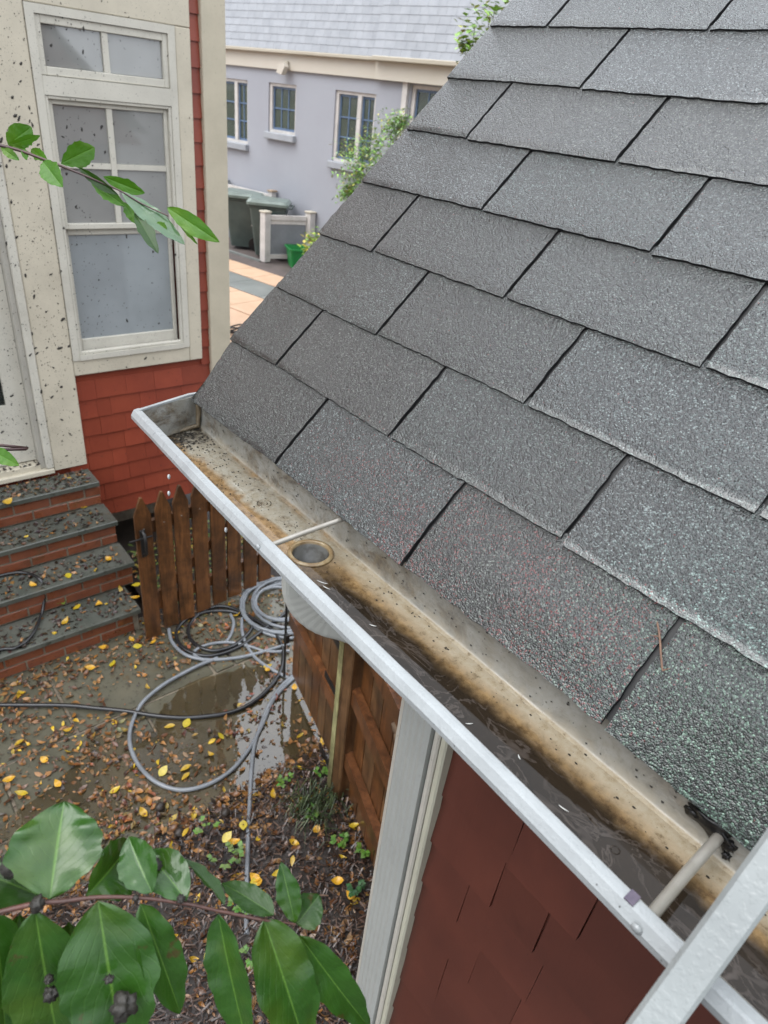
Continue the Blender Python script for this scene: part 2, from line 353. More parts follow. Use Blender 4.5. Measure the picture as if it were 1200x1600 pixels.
def vcol(name, rough=.45, trans=0.0):
    n = NT(name); a = n.n('Attribute'); a.attribute_name = 'tint'
    col = n.mix(n.mr(n.noise(70, 3), .4, .7, 0, .35), a.outputs['Color'], (.06, .03, .012))
    return n.done(n.pr(col, rough, n.bump(n.noise(90, 2), .2, .002), .5, .15))
M['litter'] = vcol('wet_leaf_litter', .35)
M['foliage'] = vcol('foliage_tints', .5)
M['glassfar'] = None
def glass(name, tint, refl=1.45, rough=.02, see=.35, streak=0):
    """pane: mirror by Fresnel over a partly see-through tinted sheet"""
    n = NT(name)
    col = n.mix(n.mr(n.noise(2.5, 3), .35, .65), tint, tuple(q * .8 for q in tint))
    sp = n.vor(42, n.map((1, 1, .6), (.5, 0, 0))); col2 = n.mr(sp, .07, .045)
    tr = n.n('BsdfTransparent'); tr.inputs[0].default_value = (*[min(1, q * 1.0) for q in (.9, .93, .93)], 1)
    df = n.n('BsdfDiffuse'); n.set(df.inputs['Color'], n.mix(n.math('MULTIPLY', col2, streak), col, (.05, .045, .035)))
    m1 = n.n('MixShader'); n.set(m1.inputs[0], n.math('MAXIMUM', n.math('MULTIPLY', col2, streak), 1 - see)); n.t.links.new(tr.outputs[0], m1.inputs[1]); n.t.links.new(df.outputs[0], m1.inputs[2])
    gl = n.n('BsdfGlossy'); gl.inputs['Roughness'].default_value = rough
    fr = n.n('Fresnel'); fr.inputs['IOR'].default_value = refl
    m2 = n.n('MixShader'); n.set(m2.inputs[0], fr.outputs[0]); n.t.links.new(m1.outputs[0], m2.inputs[1]); n.t.links.new(gl.outputs[0], m2.inputs[2])
    return n.done(m2.outputs[0])
M['paneup'] = glass('hazy_window_glass', (.44, .445, .42), 2.6, .05, .35, .9)
M['panelow'] = glass('frosted_window_glass', (.42, .46, .47), 2.3, .05, .25, .9)
M['panedoor'] = glass('dark_door_glass', (.05, .055, .05), 1.5, .03, .5, .5)
M['panefar'] = glass('green_grey_far_glass', (.16, .20, .15), 1.7, .04, .6, 0)
M['curtain'] = simple('pale_grey_curtain', (.66, .70, .68), (.50, .53, .52), .8, 3)
M['curtainw'] = simple('white_curtain_stripe', (.75, .76, .72), None, .8)
M['darkroom'] = simple('dark_interior', (.06, .065, .055), (.10, .09, .07), .8, 2)
M['brownreflection'] = simple('painted_red_brown_reflection', (.24, .14, .11), (.18, .11, .09), .8, 2)
M['drop'] = NT('clear_water_drop')
M['drop'] = M['drop'].done(M['drop'].pr((.85, .9, .92), .05, None, 1.0, 1, .02))

# ------------------------------------------------------------------ mesh helpers
class MB:
    def __init__(s): s.v = []; s.f = []; s.mi = []; s.uv = {}; s.col = []; s.smooth = []
    def add(s, vs, fs, mi=0, col=None, smooth=False):
        b = len(s.v); s.v += [tuple(q) for q in vs]
        for q in fs:
            s.f.append(tuple(b + i for i in q)); s.mi.append(mi); s.smooth.append(smooth); s.col.append(col)
        return s
    def box(s, a, b, mi=0, xf=None, bev=0):
        x0, y0, z0 = a; x1, y1, z1 = b
        if x0 > x1: x0, x1 = x1, x0
        if y0 > y1: y0, y1 = y1, y0
        if z0 > z1: z0, z1 = z1, z0
        if bev:
            vs = []; c = bev
            for (X, sx) in ((x0, 1), (x1, -1)):
                for (Y, sy) in ((y0, 1), (y1, -1)):
                    for (Z, sz) in ((z0, 1), (z1, -1)):
                        vs += [(X, Y + sy * c, Z + sz * c), (X + sx * c, Y, Z + sz * c), (X + sx * c, Y + sy * c, Z)]
            bm = bmesh.new(); bv = [bm.verts.new(v) for v in vs]
            bmesh.ops.convex_hull(bm, input=bv); bm.verts.ensure_lookup_table()
            bmesh.ops.recalc_face_normals(bm, faces=bm.faces)
            bmesh.ops.dissolve_limit(bm, angle_limit=.01, verts=bm.verts, edges=bm.edges)
            bm.verts.index_update()
            vv = [v.co.copy() for v in bm.verts]; ff = [[v.index for v in q.verts] for q in bm.faces]; bm.free()
        else:
            vv = [Vector(q) for q in ((x0, y0, z0), (x1, y0, z0), (x1, y1, z0), (x0, y1, z0), (x0, y0, z1), (x1, y0, z1), (x1, y1, z1), (x0, y1, z1))]
            ff = [(3, 2, 1, 0), (4, 5, 6, 7), (0, 1, 5, 4), (1, 2, 6, 5), (2, 3, 7, 6), (3, 0, 4, 7)]
        if xf: vv = [xf(v) if callable(xf) else xf @ v for v in vv]
        return s.add(vv, ff, mi)
    def tube(s, pts, rad, n=8, mi=0, caps=True, smooth=True):
        pts = [Vector(p) for p in pts]; rr = rad if isinstance(rad, (list, tuple)) else [rad] * len(pts)
        up = Vector((0, 0, 1)); vs = []; prev = None
        for i, p in enumerate(pts):
            t = (pts[min(i + 1, len(pts) - 1)] - pts[max(i - 1, 0)]).normalized()
            if prev is None:
                a = t.cross(up) if abs(t.z) < .95 else t.cross(Vector((1, 0, 0)))
            else: a = prev - t * prev.dot(t)
            a.normalize(); prev = a; b = t.cross(a)
            for k in range(n):
                an = 2 * pi * k / n; vs.append(p + (a * cos(an) + b * sin(an)) * rr[i])
        fs = []
        for i in range(len(pts) - 1):
            for k in range(n):
                k2 = (k + 1) % n; fs.append((i * n + k, i * n + k2, (i + 1) * n + k2, (i + 1) * n + k))
        s.add(vs, fs, mi, None, smooth)
        if caps:
            s.add(vs[:n], [tuple(range(n - 1, -1, -1))], mi); s.add(vs[-n:], [tuple(range(n))], mi)
        return s
    def grid(s, fn, nu, nv, mi=0, smooth=True, uv=False):
        b = len(s.v)
        for i in range(nu + 1):
            for j in range(nv + 1): s.v.append(tuple(fn(i / nu, j / nv)))
        for i in range(nu):
            for j in range(nv):
                a = b + i * (nv + 1) + j
                if uv: s.uv[len(s.f)] = [(i / nu, j / nv), ((i + 1) / nu, j / nv), ((i + 1) / nu, (j + 1) / nv), (i / nu, (j + 1) / nv)]
                s.f.append((a, a + nv + 1, a + nv + 2, a + 1)); s.mi.append(mi); s.smooth.append(smooth); s.col.append(None)
        return s
    def prism(s, prof, ax, a0, a1, mi=0, xf=None):
        """closed profile (p,q) extruded along ax"""
        def P(p, q, a):
            v = {0: (a, p, q), 1: (p, a, q), 2: (p, q, a)}[ax]; v = Vector(v)
            return xf(v) if callable(xf) else v
        n = len(prof); vs = [P(p, q, a0) for p, q in prof] + [P(p, q, a1) for p, q in prof]
        fs = [(k, (k + 1) % n, n + (k + 1) % n, n + k) for k in range(n)] + [tuple(range(n - 1, -1, -1)), tuple(range(n, 2 * n))]
        return s.add(vs, fs, mi)
    def mesh(s, name, origin=(0, 0, 0), tint=False, fixn=False):
        o = Vector(origin); me = bpy.data.meshes.new(name)
        me.from_pydata([tuple(Vector(v) - o) for v in s.v], [], s.f)
        me.polygons.foreach_set('material_index', s.mi); me.polygons.foreach_set('use_smooth', s.smooth)
        if s.uv:
            l = me.uv_layers.new(name='UVMap')
            for p in me.polygons:
                if p.index in s.uv:
                    for k, li in enumerate(p.loop_indices): l.data[li].uv = s.uv[p.index][k]
        if tint:
            ca = me.color_attributes.new('tint', 'FLOAT_COLOR', 'CORNER'); arr = []
            for p in me.polygons:
                c = s.col[p.index] or (.1, .1, .1); arr += [c[0], c[1], c[2], 1] * p.loop_total
            ca.data.foreach_set('color', arr)
        if fixn:
            bm = bmesh.new(); bm.from_mesh(me); bmesh.ops.recalc_face_normals(bm, faces=bm.faces); bm.to_mesh(me); bm.free()
        me.update(); return me

def wloc(o):
    v = Vector(o.location); p = o.parent
    while p: v += Vector(p.location); p = p.parent
    return v

def link(name, me, mats, parent=None, loc=(0, 0, 0)):
    if not isinstance(mats, (list, tuple)): mats = [mats]
    if not me.materials:
        for m in mats: me.materials.append(m)
    o = bpy.data.objects.new(name, me); COL.objects.link(o)
    if parent: o.parent = parent
    o.location = loc; return o

def obj(name, mb, mats, parent=None, origin=None, tint=False, kind=None, fixn=True):
    """mesh given in world coordinates; its origin is put at its own centre"""
    if origin is None:
        vs = mb.v; mn = [min(v[i] for v in vs) for i in range(3)]; mxx = [max(v[i] for v in vs) for i in range(3)]
        origin = Vector([(a + b) / 2 for a, b in zip(mn, mxx)]); 
        if not parent: origin.z = mn[2]
    origin = Vector(origin)
    me = mb.mesh(name, origin, tint, fixn)
    loc = origin - (wloc(parent) if parent else Vector((0, 0, 0)))
    o = link(name, me, mats, parent, loc)
    if kind: o['kind'] = kind
    return o

def tag(o, label, cat, group=None):
    o['label'] = label; o['category'] = cat
    if group: o['group'] = group
    return o
def thing(name, label, cat, loc, group=None):
    o = bpy.data.objects.new(name, None); COL.objects.link(o); o.location = loc; o.empty_display_size = .1
    return tag(o, label, cat, group)
def piece(name, me, mats, parent, wpos, rot=None, scale=None):
    o = link(name, me, mats, parent, Vector(wpos) - wloc(parent))
    if rot: o.rotation_euler = rot
    if scale: o.scale = scale
    return o
def BX(name, a, b, mat, parent=None, bev=0, **k):
    return obj(name, MB().box(a, b, bev=bev), mat, parent, **k)
def smoothpath(pts, k=6):
    P = [Vector(p) for p in pts]; out = []
    for i in range(len(P) - 1):
        p0 = P[max(i - 1, 0)]; p1 = P[i]; p2 = P[i + 1]; p3 = P[min(i + 2, len(P) - 1)]
        for j in range(k):
            t = j / k
            out.append(.5 * ((2 * p1) + (p2 - p0) * t + (2 * p0 - 5 * p1 + 4 * p2 - p3) * t * t + (3 * p1 - p0 - 3 * p2 + p3) * t ** 3))
    out.append(P[-1]); return out

# ================================================================== SETTING
g = obj('ground', MB().add([(-300, -300, -.05), (300, -300, -.05), (300, 300, -.05), (-300, 300, -.05)], [(0, 1, 2, 3)]), M['soil'], kind='structure')
def bedz(x, y): return .012 + .022 * noise.noise(Vector((x * 2.1, y * 2.1, 1))) + .014 * noise.noise(Vector((x * 9, y * 9, 4)))
def bed(u, v):
    x = -.80 + u * 3.0; y = -2.6 + v * 5.4; e = min(1, u * 14)
    x += (1 - e) * .07 * noise.noise(Vector((y * 5, 0, 2)))
    return (x, y, bedz(x, y) * e - .004 * (1 - e))
obj('soil_bed', MB().grid(bed, 80, 130), M['soil'], kind='structure', fixn=False)
def bed2(u, v):
    x = -3.05 + u * .93; y = .70 + v * 2.0
    return (x, y, bedz(x, y) - .005)
obj('soil_bed', MB().grid(bed2, 30, 50), M['soil'], kind='structure', fixn=False)

# patio: bluestone flags in a bed of mortar
patio = BX('patio', (-2.28, -3.2, -.06), (-.76, 1.62, -.012), M['mortar'], kind='structure')
xb = [(-2.275, -1.587), (-1.573, -1.17), (-1.157, -.77)]
for ci, (x0, x1) in enumerate(xb):
    y = -3.2 + [.0, -.25, .12][ci]
    k = 0
    while y < 1.6:
        w = [.62, .78, .50, .70][(k + ci * 2) % 4]; y1 = min(y + w, 1.62)
        if ci == 0 and y < .93 < y1: y1 = .93
        if y1 - y > .1:
            tl = random.uniform(-.003, .003)
            mb = MB().box((x0, max(y, -3.2), -.045), (x1, y1 - .014, 0), bev=.006)
            mb.v = [(a + random.uniform(-.004, .004), b, c + tl * (a - x0) * 4) for a, b, c in mb.v]
            obj('flagstone', mb, M['patio'], patio)
        y = y1; k += 1

# ================================================================== RED HOUSE
HX = -3.06
hy1 = 1.69
house = thing('house', 'brick red shingled house with cream trim and off white window above stone steps', 'house', (HX - 3, 0, 0))
BX('wall', (-9, -4.2, .30), (HX - .02, hy1 - .015, 5.6), M['red'], house)
BX('foundation', (-8.95, -4.1, -.05), (HX - .42, hy1 - .45, .30), M['mortar'], house)
mb = MB().prism([(-4.7, 5.6), (hy1 + .35, 5.6), (-1.25, 7.9)], 0, -9.4, HX + .4); obj('roof', mb, M['roof'], house)
# cream boards on the wall (x is how far they stand proud)
def board(name, y0, y1, z0, z1, out, mat, par=None, back=-.02, bev=.004):
    return BX(name, (HX + back, y0, z0), (HX + out, y1, z1), mat, par or house, bev=bev)
board('corner_board', 1.545, 1.69, .22, 5.6, .030, M['cleancream'])
board('corner_board', -4.2, -4.06, .22, 5.6, .030, M['cleancream'])
board('trim_board', .448, .648, .735, 3.6, .022, M['cream'])
board('trim_board', 1.394, 1.482, 1.335, 3.17, .022, M['cream'])
board('trim_board', .650, 1.392, 1.335, 1.428, .022, M['cream'])
board('trim_board', .650, 1.482, 3.172, 3.6, .022, M['cream'])
# siding shingles, each its own piece, butts proud and uneven
zrow0 = .308; exp = .1235
rows = [.308, .372, .507, .649, .783, .908, 1.035, 1.167, 1.27]
def siding_mesh(name, w, h):
    a = .0145; mb = MB()
    mb.add([(.0, 0, 0), (a, 0, 0), (.0, w, 0), (a, w, 0), (0, 0, h), (.003, 0, h), (0, w, h), (.003, w, h)],
           [(0, 1, 3, 2), (4, 6, 7, 5), (1, 5, 7, 3), (0, 2, 6, 4), (0, 4, 5, 1), (2, 3, 7, 6)])
    return mb.mesh(name, fixn=True)
zl = []
z = .308
while z < 3.75: zl.append(z); z += .1222
wall_sh = BX('siding', (HX - .03, .66, .30), (HX - .012, 1.545, 1.34), M['red'], house)
for ri, z in enumerate(zl):
    if z < 1.26:
        y = .546 + random.uniform(-.02, .0); ends = 1.545
        y = .546
        while y < ends - .01:
            w = random.uniform(.085, .20); 
            if ends - (y + w) < .06: w = ends - y
            h = min(.1222, 1.335 - z) + .0
            me = siding_mesh('shingle', w - .0012, h)
            piece('shingle', me, M['red'], wall_sh, (HX - .012 + random.uniform(0, .003), y, z + random.uniform(-.002, .002)))
            y += w
    me = siding_mesh('shingle', .061, .1222)
    if z > 1.2: piece('shingle', me, M['red'], wall_sh, (HX - .012 + random.uniform(0, .002), 1.4835, z))
# ---- window with transom
win = obj('window', MB().box((HX + .0, .650, 1.430), (HX + .028, .690, 3.17)).box((HX, 1.352, 1.430), (HX + .028, 1.392, 3.17))
          .box((HX, .690, 3.132), (HX + .028, 1.352, 3.17)).box((HX, .690, 2.80), (HX + .030, 1.352, 2.882)).box((HX, .690, 1.430), (HX + .034, 1.352, 1.462)), M['creamwin'], house)
def fr(name, y0, y1, z0, z1, w, x0, x1, par, mat=None, wt=None, wb=None):
    wt = wt or w; wb = wb or w
    mb = MB()
    mb.box((x0, y0, z0), (x1, y0 + w, z1), bev=.003).box((x0, y1 - w, z0), (x1, y1, z1), bev=.003)
    mb.box((x0, y0 + w, z1 - wt), (x1, y1 - w, z1), bev=.003).box((x0, y0 + w, z0), (x1, y1 - w, z0 + wb), bev=.003)
    return obj(name, mb, mat or M['creamwin'], par)
fr('transom_frame', .690, 1.352, 2.884, 3.131, .028, HX - .01, HX + .018, win, wb=.038, wt=.036)
BX('muntin', (HX - .008, 1.006, 2.923), (HX + .012, 1.036, 3.094), M['creamwin'], win)
BX('pane', (HX - .006, .72, 2.924), (HX - .002, 1.004, 3.093), M['paneup'], win)
BX('pane', (HX - .006, 1.038, 2.924), (HX - .002, 1.323, 3.093), M['paneup'], win)
fr('casing', .690, 1.352, 1.463, 2.799, .016, HX - .004, HX + .024, win)
fr('upper_sash', .706, 1.336, 2.165, 2.783, .022, HX - .024, HX + .004, win, wb=.03)
BX('muntin', (HX - .018, .998, 2.196), (HX + .0, 1.028, 2.760), M['creamwin'], win)
BX('muntin', (HX - .018, .729, 2.470), (HX - .001, .997, 2.498), M['creamwin'], win)
BX('muntin', (HX - .018, 1.029, 2.470), (HX - .001, 1.313, 2.498), M['creamwin'], win)
for a, b in ((.729, .997), (1.029, 1.313)):
    for c, e in ((2.196, 2.469), (2.499, 2.760)):
        BX('pane', (HX - .014, a, c), (HX - .011, b, e), M['paneup'], win)
fr('lower_sash', .706, 1.336, 1.464, 2.164, .024, HX - .05, HX - .026, win, wb=.075, wt=.035)
BX('pane', (HX - .041, .731, 1.540), (HX - .038, 1.311, 2.128), M['panelow'], win)
BX('interior', (HX - .16, .692, 1.47), (HX - .152, 1.352, 3.125), M['curtain'], win)
BX('curtain', (HX - .13, .86, 2.20), (HX - .125, .955, 3.12), M['curtainw'], win)
BX('curtain', (HX - .14, .693, 2.88), (HX - .135, .858, 3.12), M['brownreflection'], win)  # no curtain: sheet painted as the red-brown reflection at the transom's left
BX('curtain', (HX - .14, .956, 2.30), (HX - .135, 1.05, 2.82), M['darkroom'], win)
# the wall box must be open behind the window: rebuild it with an opening
bpy.data.objects.remove(bpy.data.objects['wall'])
mb = MB()
mb.box((-9, -4.2, .30), (HX - .5, hy1 - .015, 5.6))
for a, b in (((HX - .5, -4.2, .30), (HX - .024, -.42, 5.6)), ((HX - .5, .42, .30), (HX - .024, .688, 5.6)), ((HX - .5, 1.355, .30), (HX - .024, hy1 - .015, 5.6)),
             ((HX - .5, .688, .30), (HX - .056, 1.355, 1.462)), ((HX - .5, .688, 3.13), (HX - .024, 1.355, 5.6)), ((HX - .5, -.42, 3.0), (HX - .024, .42, 5.6)), ((HX - .5, -.42, .30), (HX - .03, .42, .72))):
    mb.box(a, b)
obj('wall', mb, M['red'], house)
# ---- door on the left, in a cream casing
door = obj('door', MB().box((HX - .10, -.36, .80), (HX - .06, -.26, 2.85)).box((HX - .10, .262, .80), (HX - .06, .372, 2.85)).box((HX - .10, -.26, .80), (HX - .06, .262, 1.18)).box((HX - .10, -.26, 2.72), (HX - .06, .262, 2.85)), M['creamwin'], house)
BX('pane', (HX - .084, -.258, 1.182), (HX - .078, .260, 2.718), M['panedoor'], door)
BX('interior', (HX - .48, -.4, .8), (HX - .47, .4, 2.9), M['darkroom'], door)
jm = obj('door_frame', MB().box((HX - .11, .374, .76), (HX + .0, .400, 2.93)).box((HX - .11, -.40, .76), (HX, -.374, 2.93)).box((HX - .11, -.374, 2.87), (HX, .374, 2.93)), M['trimgroove'], house)
obj('door_casing', MB().box((HX - .02, .402, .76), (HX + .030, .446, 3.0), bev=.006).box((HX - .02, -.446, .76), (HX + .03, -.402, 3.0), bev=.006).box((HX - .02, -.402, 2.94), (HX + .03, .402, 3.0), bev=.006), M['creamwin'], house)
BX('threshold', (HX - .12, -.43, .725), (HX + .035, .445, .758), M['cream'], house, bev=.004)
BX('sill_board', (HX - .11, -.372, .7585), (HX + .01, .372, .79), M['cream'], house)
board('trim_board', -.65, -.45, .735, 3.6, .022, M['cream'])

# mud flecks spattered over the trim and the panes
def fleck_mesh(pts):
    mb = MB()
    for (x, y, z, s) in pts:
        k = random.randint(5, 7); a0 = random.uniform(0, pi); st = random.uniform(1.0, 2.6); rot = random.gauss(1.0, .6)
        ring = []
        for i in range(k):
            a = a0 + 2 * pi * i / k; rr = s * random.uniform(.5, 1.1)
            p, q = rr * cos(a) * st, rr * sin(a)
            ring.append((x, y + p * cos(rot) - q * sin(rot), z + p * sin(rot) + q * cos(rot)))
        top = (x + s * .5, y, z)
        mb.add(ring + [top], [(i, (i + 1) % k, k) for i in range(k)])
    return mb
rs = random.Random(3)
pts = []
def surf(y, z):
    if .71 < y < 1.33 and 2.17 < z < 2.79: return HX - .010 if not (.998 < y < 1.028 or 2.47 < z < 2.498) else HX + .001
    if .73 < y < 1.31 and 1.54 < z < 2.13: return HX - .037
    if .72 < y < 1.323 and 2.924 < z < 3.094: return HX - .001
    if .65 < y < 1.392 and 1.43 < z < 3.17: return HX + .025
    if .402 < y < .446: return HX + .031
    if -.36 < y < .372: return HX - .059
    return HX + .023
while len(pts) < 2600:
    y = rs.betavariate(1.2, 2.0) * 1.75 - .15; z = rs.uniform(.75, 3.5)
    if y > 1.48 and (y < 1.546 or rs.random() < .75): continue
    if .73 < y < 1.31 and 1.5 < z < 2.1 and rs.random() < .3: continue
    if .648 < y < 1.545 and z < 1.33: continue
    if y > .9 and rs.random() < .45: continue
    s = rs.choice([.0014, .0018, .0024, .003]) if rs.random() < .94 else rs.uniform(.004, .0085)
    pts.append((surf(y, z), y, z, s))
for _ in range(46):
    y = rs.choice([rs.uniform(.42, .66), rs.uniform(.42, .66), rs.uniform(-.05, 1.4)]); z = rs.uniform(1.0, 3.45)
    if y > .66 and z < 1.34: continue
    pts.append((surf(y, z), y, z, rs.uniform(.005, .010)))
for _ in range(90):
    pts.append((HX + .001, rs.uniform(.56, 1.5), rs.uniform(.35, 1.3), rs.choice([.0015, .002, .003])))
obj('mud_fleck', fleck_mesh(pts), M['mud'], house, kind='stuff', fixn=False)

# ================================================================== STONE STEPS
steps = thing('stone_steps', 'four wet bluestone steps on brick risers leading to the red house door', 'steps', (-2.7, .1, 0))
YL, YR = -1.3, .66
RISE = .178
fr_x = [-2.142, -2.375, -2.60, -2.82]
brick_me = MB().box((0, 0, 0), (.085, .196, .056), bev=.003).mesh('brick', fixn=True)
halfb = MB().box((0, 0, 0), (.085, .093, .056), bev=.003).mesh('brick', fixn=True)
for i in range(4):
    zt = RISE * (i + 1); fx = fr_x[i]
    yr = YR - (0.07 if i == 0 else 0)
    back = HX - .025 if i == 3 else fr_x[i + 1] - .03
    # core
    BX('riser_core', (HX + .0 if i else HX, YL, RISE * i - (0.02 if i == 0 else 0)), (fx - .0335, yr - .012, zt - .036), M['mortar'], steps)
    tr = MB().box((back, YL, zt - .034), (fx, yr, zt), bev=.004)
    if i == 3:
        tr = MB().box((HX + .036, YL, zt - .034), (fx, .645, zt), bev=.004)
        tr.v = [(min(a, fx), b, c) for a, b, c in tr.v]
    obj('tread', tr, M['blue'], steps)
    for c in range(2):
        z0 = RISE * i + .006 + c * .066; y = YL + (0.1 if (c + i) % 2 else 0)
        while y < yr - .06:
            full = y + .2 < yr
            piece('brick', brick_me if full else halfb, M['brick'], steps, (fx - .028 - .085 + random.uniform(-.002, .002), y + .004, z0 + random.uniform(-.001, .001)))
            y += .206 if full else .103
            if not full and y > yr - .1: break

# ================================================================== SHED (the roof in front)
TH = radians(44.55); CT, ST = cos(TH), sin(TH)
E_ = .1283; TW = .3048
def rf(x, s, h=0):
    """point on the roof: x along the eave, s up the slope, h above it"""
    return Vector((x, s * CT - h * ST, EZ + s * ST + h * CT))
def warp(x, s):
    h = .0022 * noise.noise(Vector((x * 3.1, s * 3.1, 5))) + .0008 * noise.noise(Vector((x * 11, s * 11, 2)))
    if s < .13:
        k = max(0, (.10 - s) / .10)
        h -= k * k * (.004 + .014 * max(0, min(1, (x - .88) / .15)))
        h += .005 * math.exp(-((x - .78) / .12) ** 2 - ((s - .05) / .03) ** 2)
        h += .007 * max(0, min(1, (x - .92) / .1)) * math.exp(-((s - .075) / .035) ** 2)
    return h
shed = thing('shed', 'small building with dark asphalt shingle roof and dark red shingled wall', 'shed', (1.9, .9, 0))
RX1 = 3.2; SMAX = 1.75
mb = MB()
mb.add([rf(.01, .05, -.012), rf(RX1, .05, -.012), rf(RX1, SMAX, -.012), rf(.01, SMAX, -.012), rf(.01, .05, -.03), rf(RX1, .05, -.03), rf(RX1, SMAX, -.03), rf(.01, SMAX, -.03)],
       [(0, 1, 2, 3), (7, 6, 5, 4), (0, 4, 5, 1), (1, 5, 6, 2), (2, 6, 7, 3), (3, 7, 4, 0)])
mb.grid(lambda u, v: rf(.006 + (RX1 - .006) * u, .003 + (SMAX - .003) * v, -.0014 + warp(.006 + (RX1 - .006) * u, .003 + (SMAX - .003) * v)), 160, 160)
roof = obj('roof', mb, M['tar'], shed, fixn=False)
rake = [.004, -.010, -.002, -.008, -.006, -.002, -.006, -.006, -.004, -.002, -.005, -.004, 0, 0]
offs = [.2981, .1463, .2957, .1529, .3033, .1568, .3044, .1351]
rng = random.Random(11)
def tab(n, x0, x1, first):
    s0 = n * E_; s1 = s0 + E_ + .012; s0 += rng.uniform(-.0015, .0015)
    nu = max(6, int((x1 - x0) / .007)); nv = 14; t0, t1 = .0062, .0018
    sd_ = rng.uniform(0, 99); rot = rng.uniform(-.0018, .0018); lift = rng.uniform(0, .0012)
    def edge(a, k): return .0016 * noise.noise(Vector((a * 60, sd_, k))) + .0011 * noise.noise(Vector((a * 190, sd_, k + 3)))
    top = []
    def P(u, v, h0):
        s = s0 + (s1 - s0) * v; x = x0 + (x1 - x0) * u
        if first: x -= (1 - u) * (-.5 * (rake[min(n + 1, 13)] - rake[n]) * 0)
        if v == 0: s += edge(x, 1) + rot * (u - .5) * 2
        if u == 0: x += edge(s, 5) * (1.6 if first else 1)
        if u == 1: x += edge(s, 7)
        if first and n == 0 and u == 0: x += .022 * (1 - v) ** 2 - .010 * v
        if n == 0: s -= .006 * max(0, min(1, (x - .86) / .18)) * (1 - v) + .003 * (1 - v)
        h = (t0 + lift) * (1 - v) + t1 * v
        if v == 0: h -= .0012
        h = h * h0 + warp(x, s) + (0 if h0 else -.0004)
        return rf(x, s, h)
    mb = MB().grid(lambda u, v: P(u, v, 1), nu, nv, 0, True, uv=True)
    # edge faces
    low = [P(i / nu, 0, 1) for i in range(nu + 1)]; lob = [P(i / nu, 0, 0) for i in range(nu + 1)]
    mb.add(low + lob, [(i, nu + 1 + i, nu + 2 + i, i + 1) for i in range(nu)], 1)
    for u in (0, 1):
        a = [P(u, j / nv, 1) for j in range(nv + 1)]; b = [P(u, j / nv, 0) for j in range(nv + 1)]
        mb.add(a + b, [(j, j + 1, nv + 2 + j, nv + 1 + j) for j in range(nv)], 1)
    return obj('shingle', mb, [M['roof'], M['rawedge']], roof, fixn=False)
for n in range(13):
    off = offs[n] if n < 8 else (.30 if n % 2 == 0 else .15)
    xs = [rake[n]]; x = off
    while x < RX1 - .02: xs.append(x); x += TW
    xs.append(RX1)
    for i in range(len(xs) - 1):
        if i and xs[i] > 2.2 and n > 7: continue
        g2 = .0032
        tab(n, xs[i] + (g2 if i else 0), xs[i + 1] - g2, i == 0)
# rest of the building
YB = .115
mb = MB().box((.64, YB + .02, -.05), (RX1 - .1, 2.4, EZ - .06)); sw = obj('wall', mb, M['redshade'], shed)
BX('fascia', (.012, .0215, EZ - .13), (RX1, .040, EZ - .012), M['postwhite'], shed)
BX('soffit', (.012, .0405, EZ - .13), (RX1, YB + .1, EZ - .118), M['postwhite'], shed)
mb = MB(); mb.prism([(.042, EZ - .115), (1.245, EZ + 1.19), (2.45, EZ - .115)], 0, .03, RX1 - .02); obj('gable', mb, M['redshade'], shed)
back = MB(); q0 = Vector((0, SMAX * CT, EZ + SMAX * ST))
back.add([(0.0, q0.y, q0.z), (RX1, q0.y, q0.z), (RX1, 2 * q0.y, EZ), (0, 2 * q0.y, EZ), (0.0, q0.y, q0.z - .02), (RX1, q0.y, q0.z - .02), (RX1, 2 * q0.y, EZ - .02), (0, 2 * q0.y, EZ - .02)],
         [(0, 1, 2, 3), (7, 6, 5, 4), (0, 4, 5, 1), (1, 5, 6, 2), (2, 6, 7, 3), (3, 7, 4, 0)])
obj('back_roof', back, M['roof'], shed)
# wall shingles
z = EZ - .13; rowi = 0
def wsh(name, w, h, t):
    mb = MB(); mb.add([(0, 0, 0), (w, 0, 0), (0, -t, 0), (w, -t, 0), (0, 0, h), (w, 0, h), (0, -.002, h), (w, -.002, h)],
        [(0, 1, 3, 2), (2, 3, 7, 6), (4, 6, 7, 5), (0, 2, 6, 4), (1, 5, 7, 3), (0, 4, 5, 1)])
    return mb.mesh(name, fixn=True)
while z > .12:
    z0 = z - .127; x = .645; 
    while x < 1.75:
        w = rng.uniform(.09, .17)
        if rowi < 17:
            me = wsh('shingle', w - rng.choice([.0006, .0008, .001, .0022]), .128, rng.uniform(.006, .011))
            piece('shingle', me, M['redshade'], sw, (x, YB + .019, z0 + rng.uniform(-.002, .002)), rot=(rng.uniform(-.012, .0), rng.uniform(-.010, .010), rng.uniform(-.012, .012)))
        x += w
    z -= .127; rowi += 1
# corner trim beside the downspout
BX('corner_board', (.6205, YB - .009, -.02), (.6335, YB + .03, EZ - .131), M['trimgroove'], shed, bev=.003)
BX('corner_strip', (.6340, YB - .006, -.02), (.6480, YB + .0185, EZ - .131), M['creamstrip'], shed, bev=.003)
BX('corner_board', (.53, YB + .001, -.02), (.6200, YB + .12, EZ - .131), M['trimgroove'], shed)

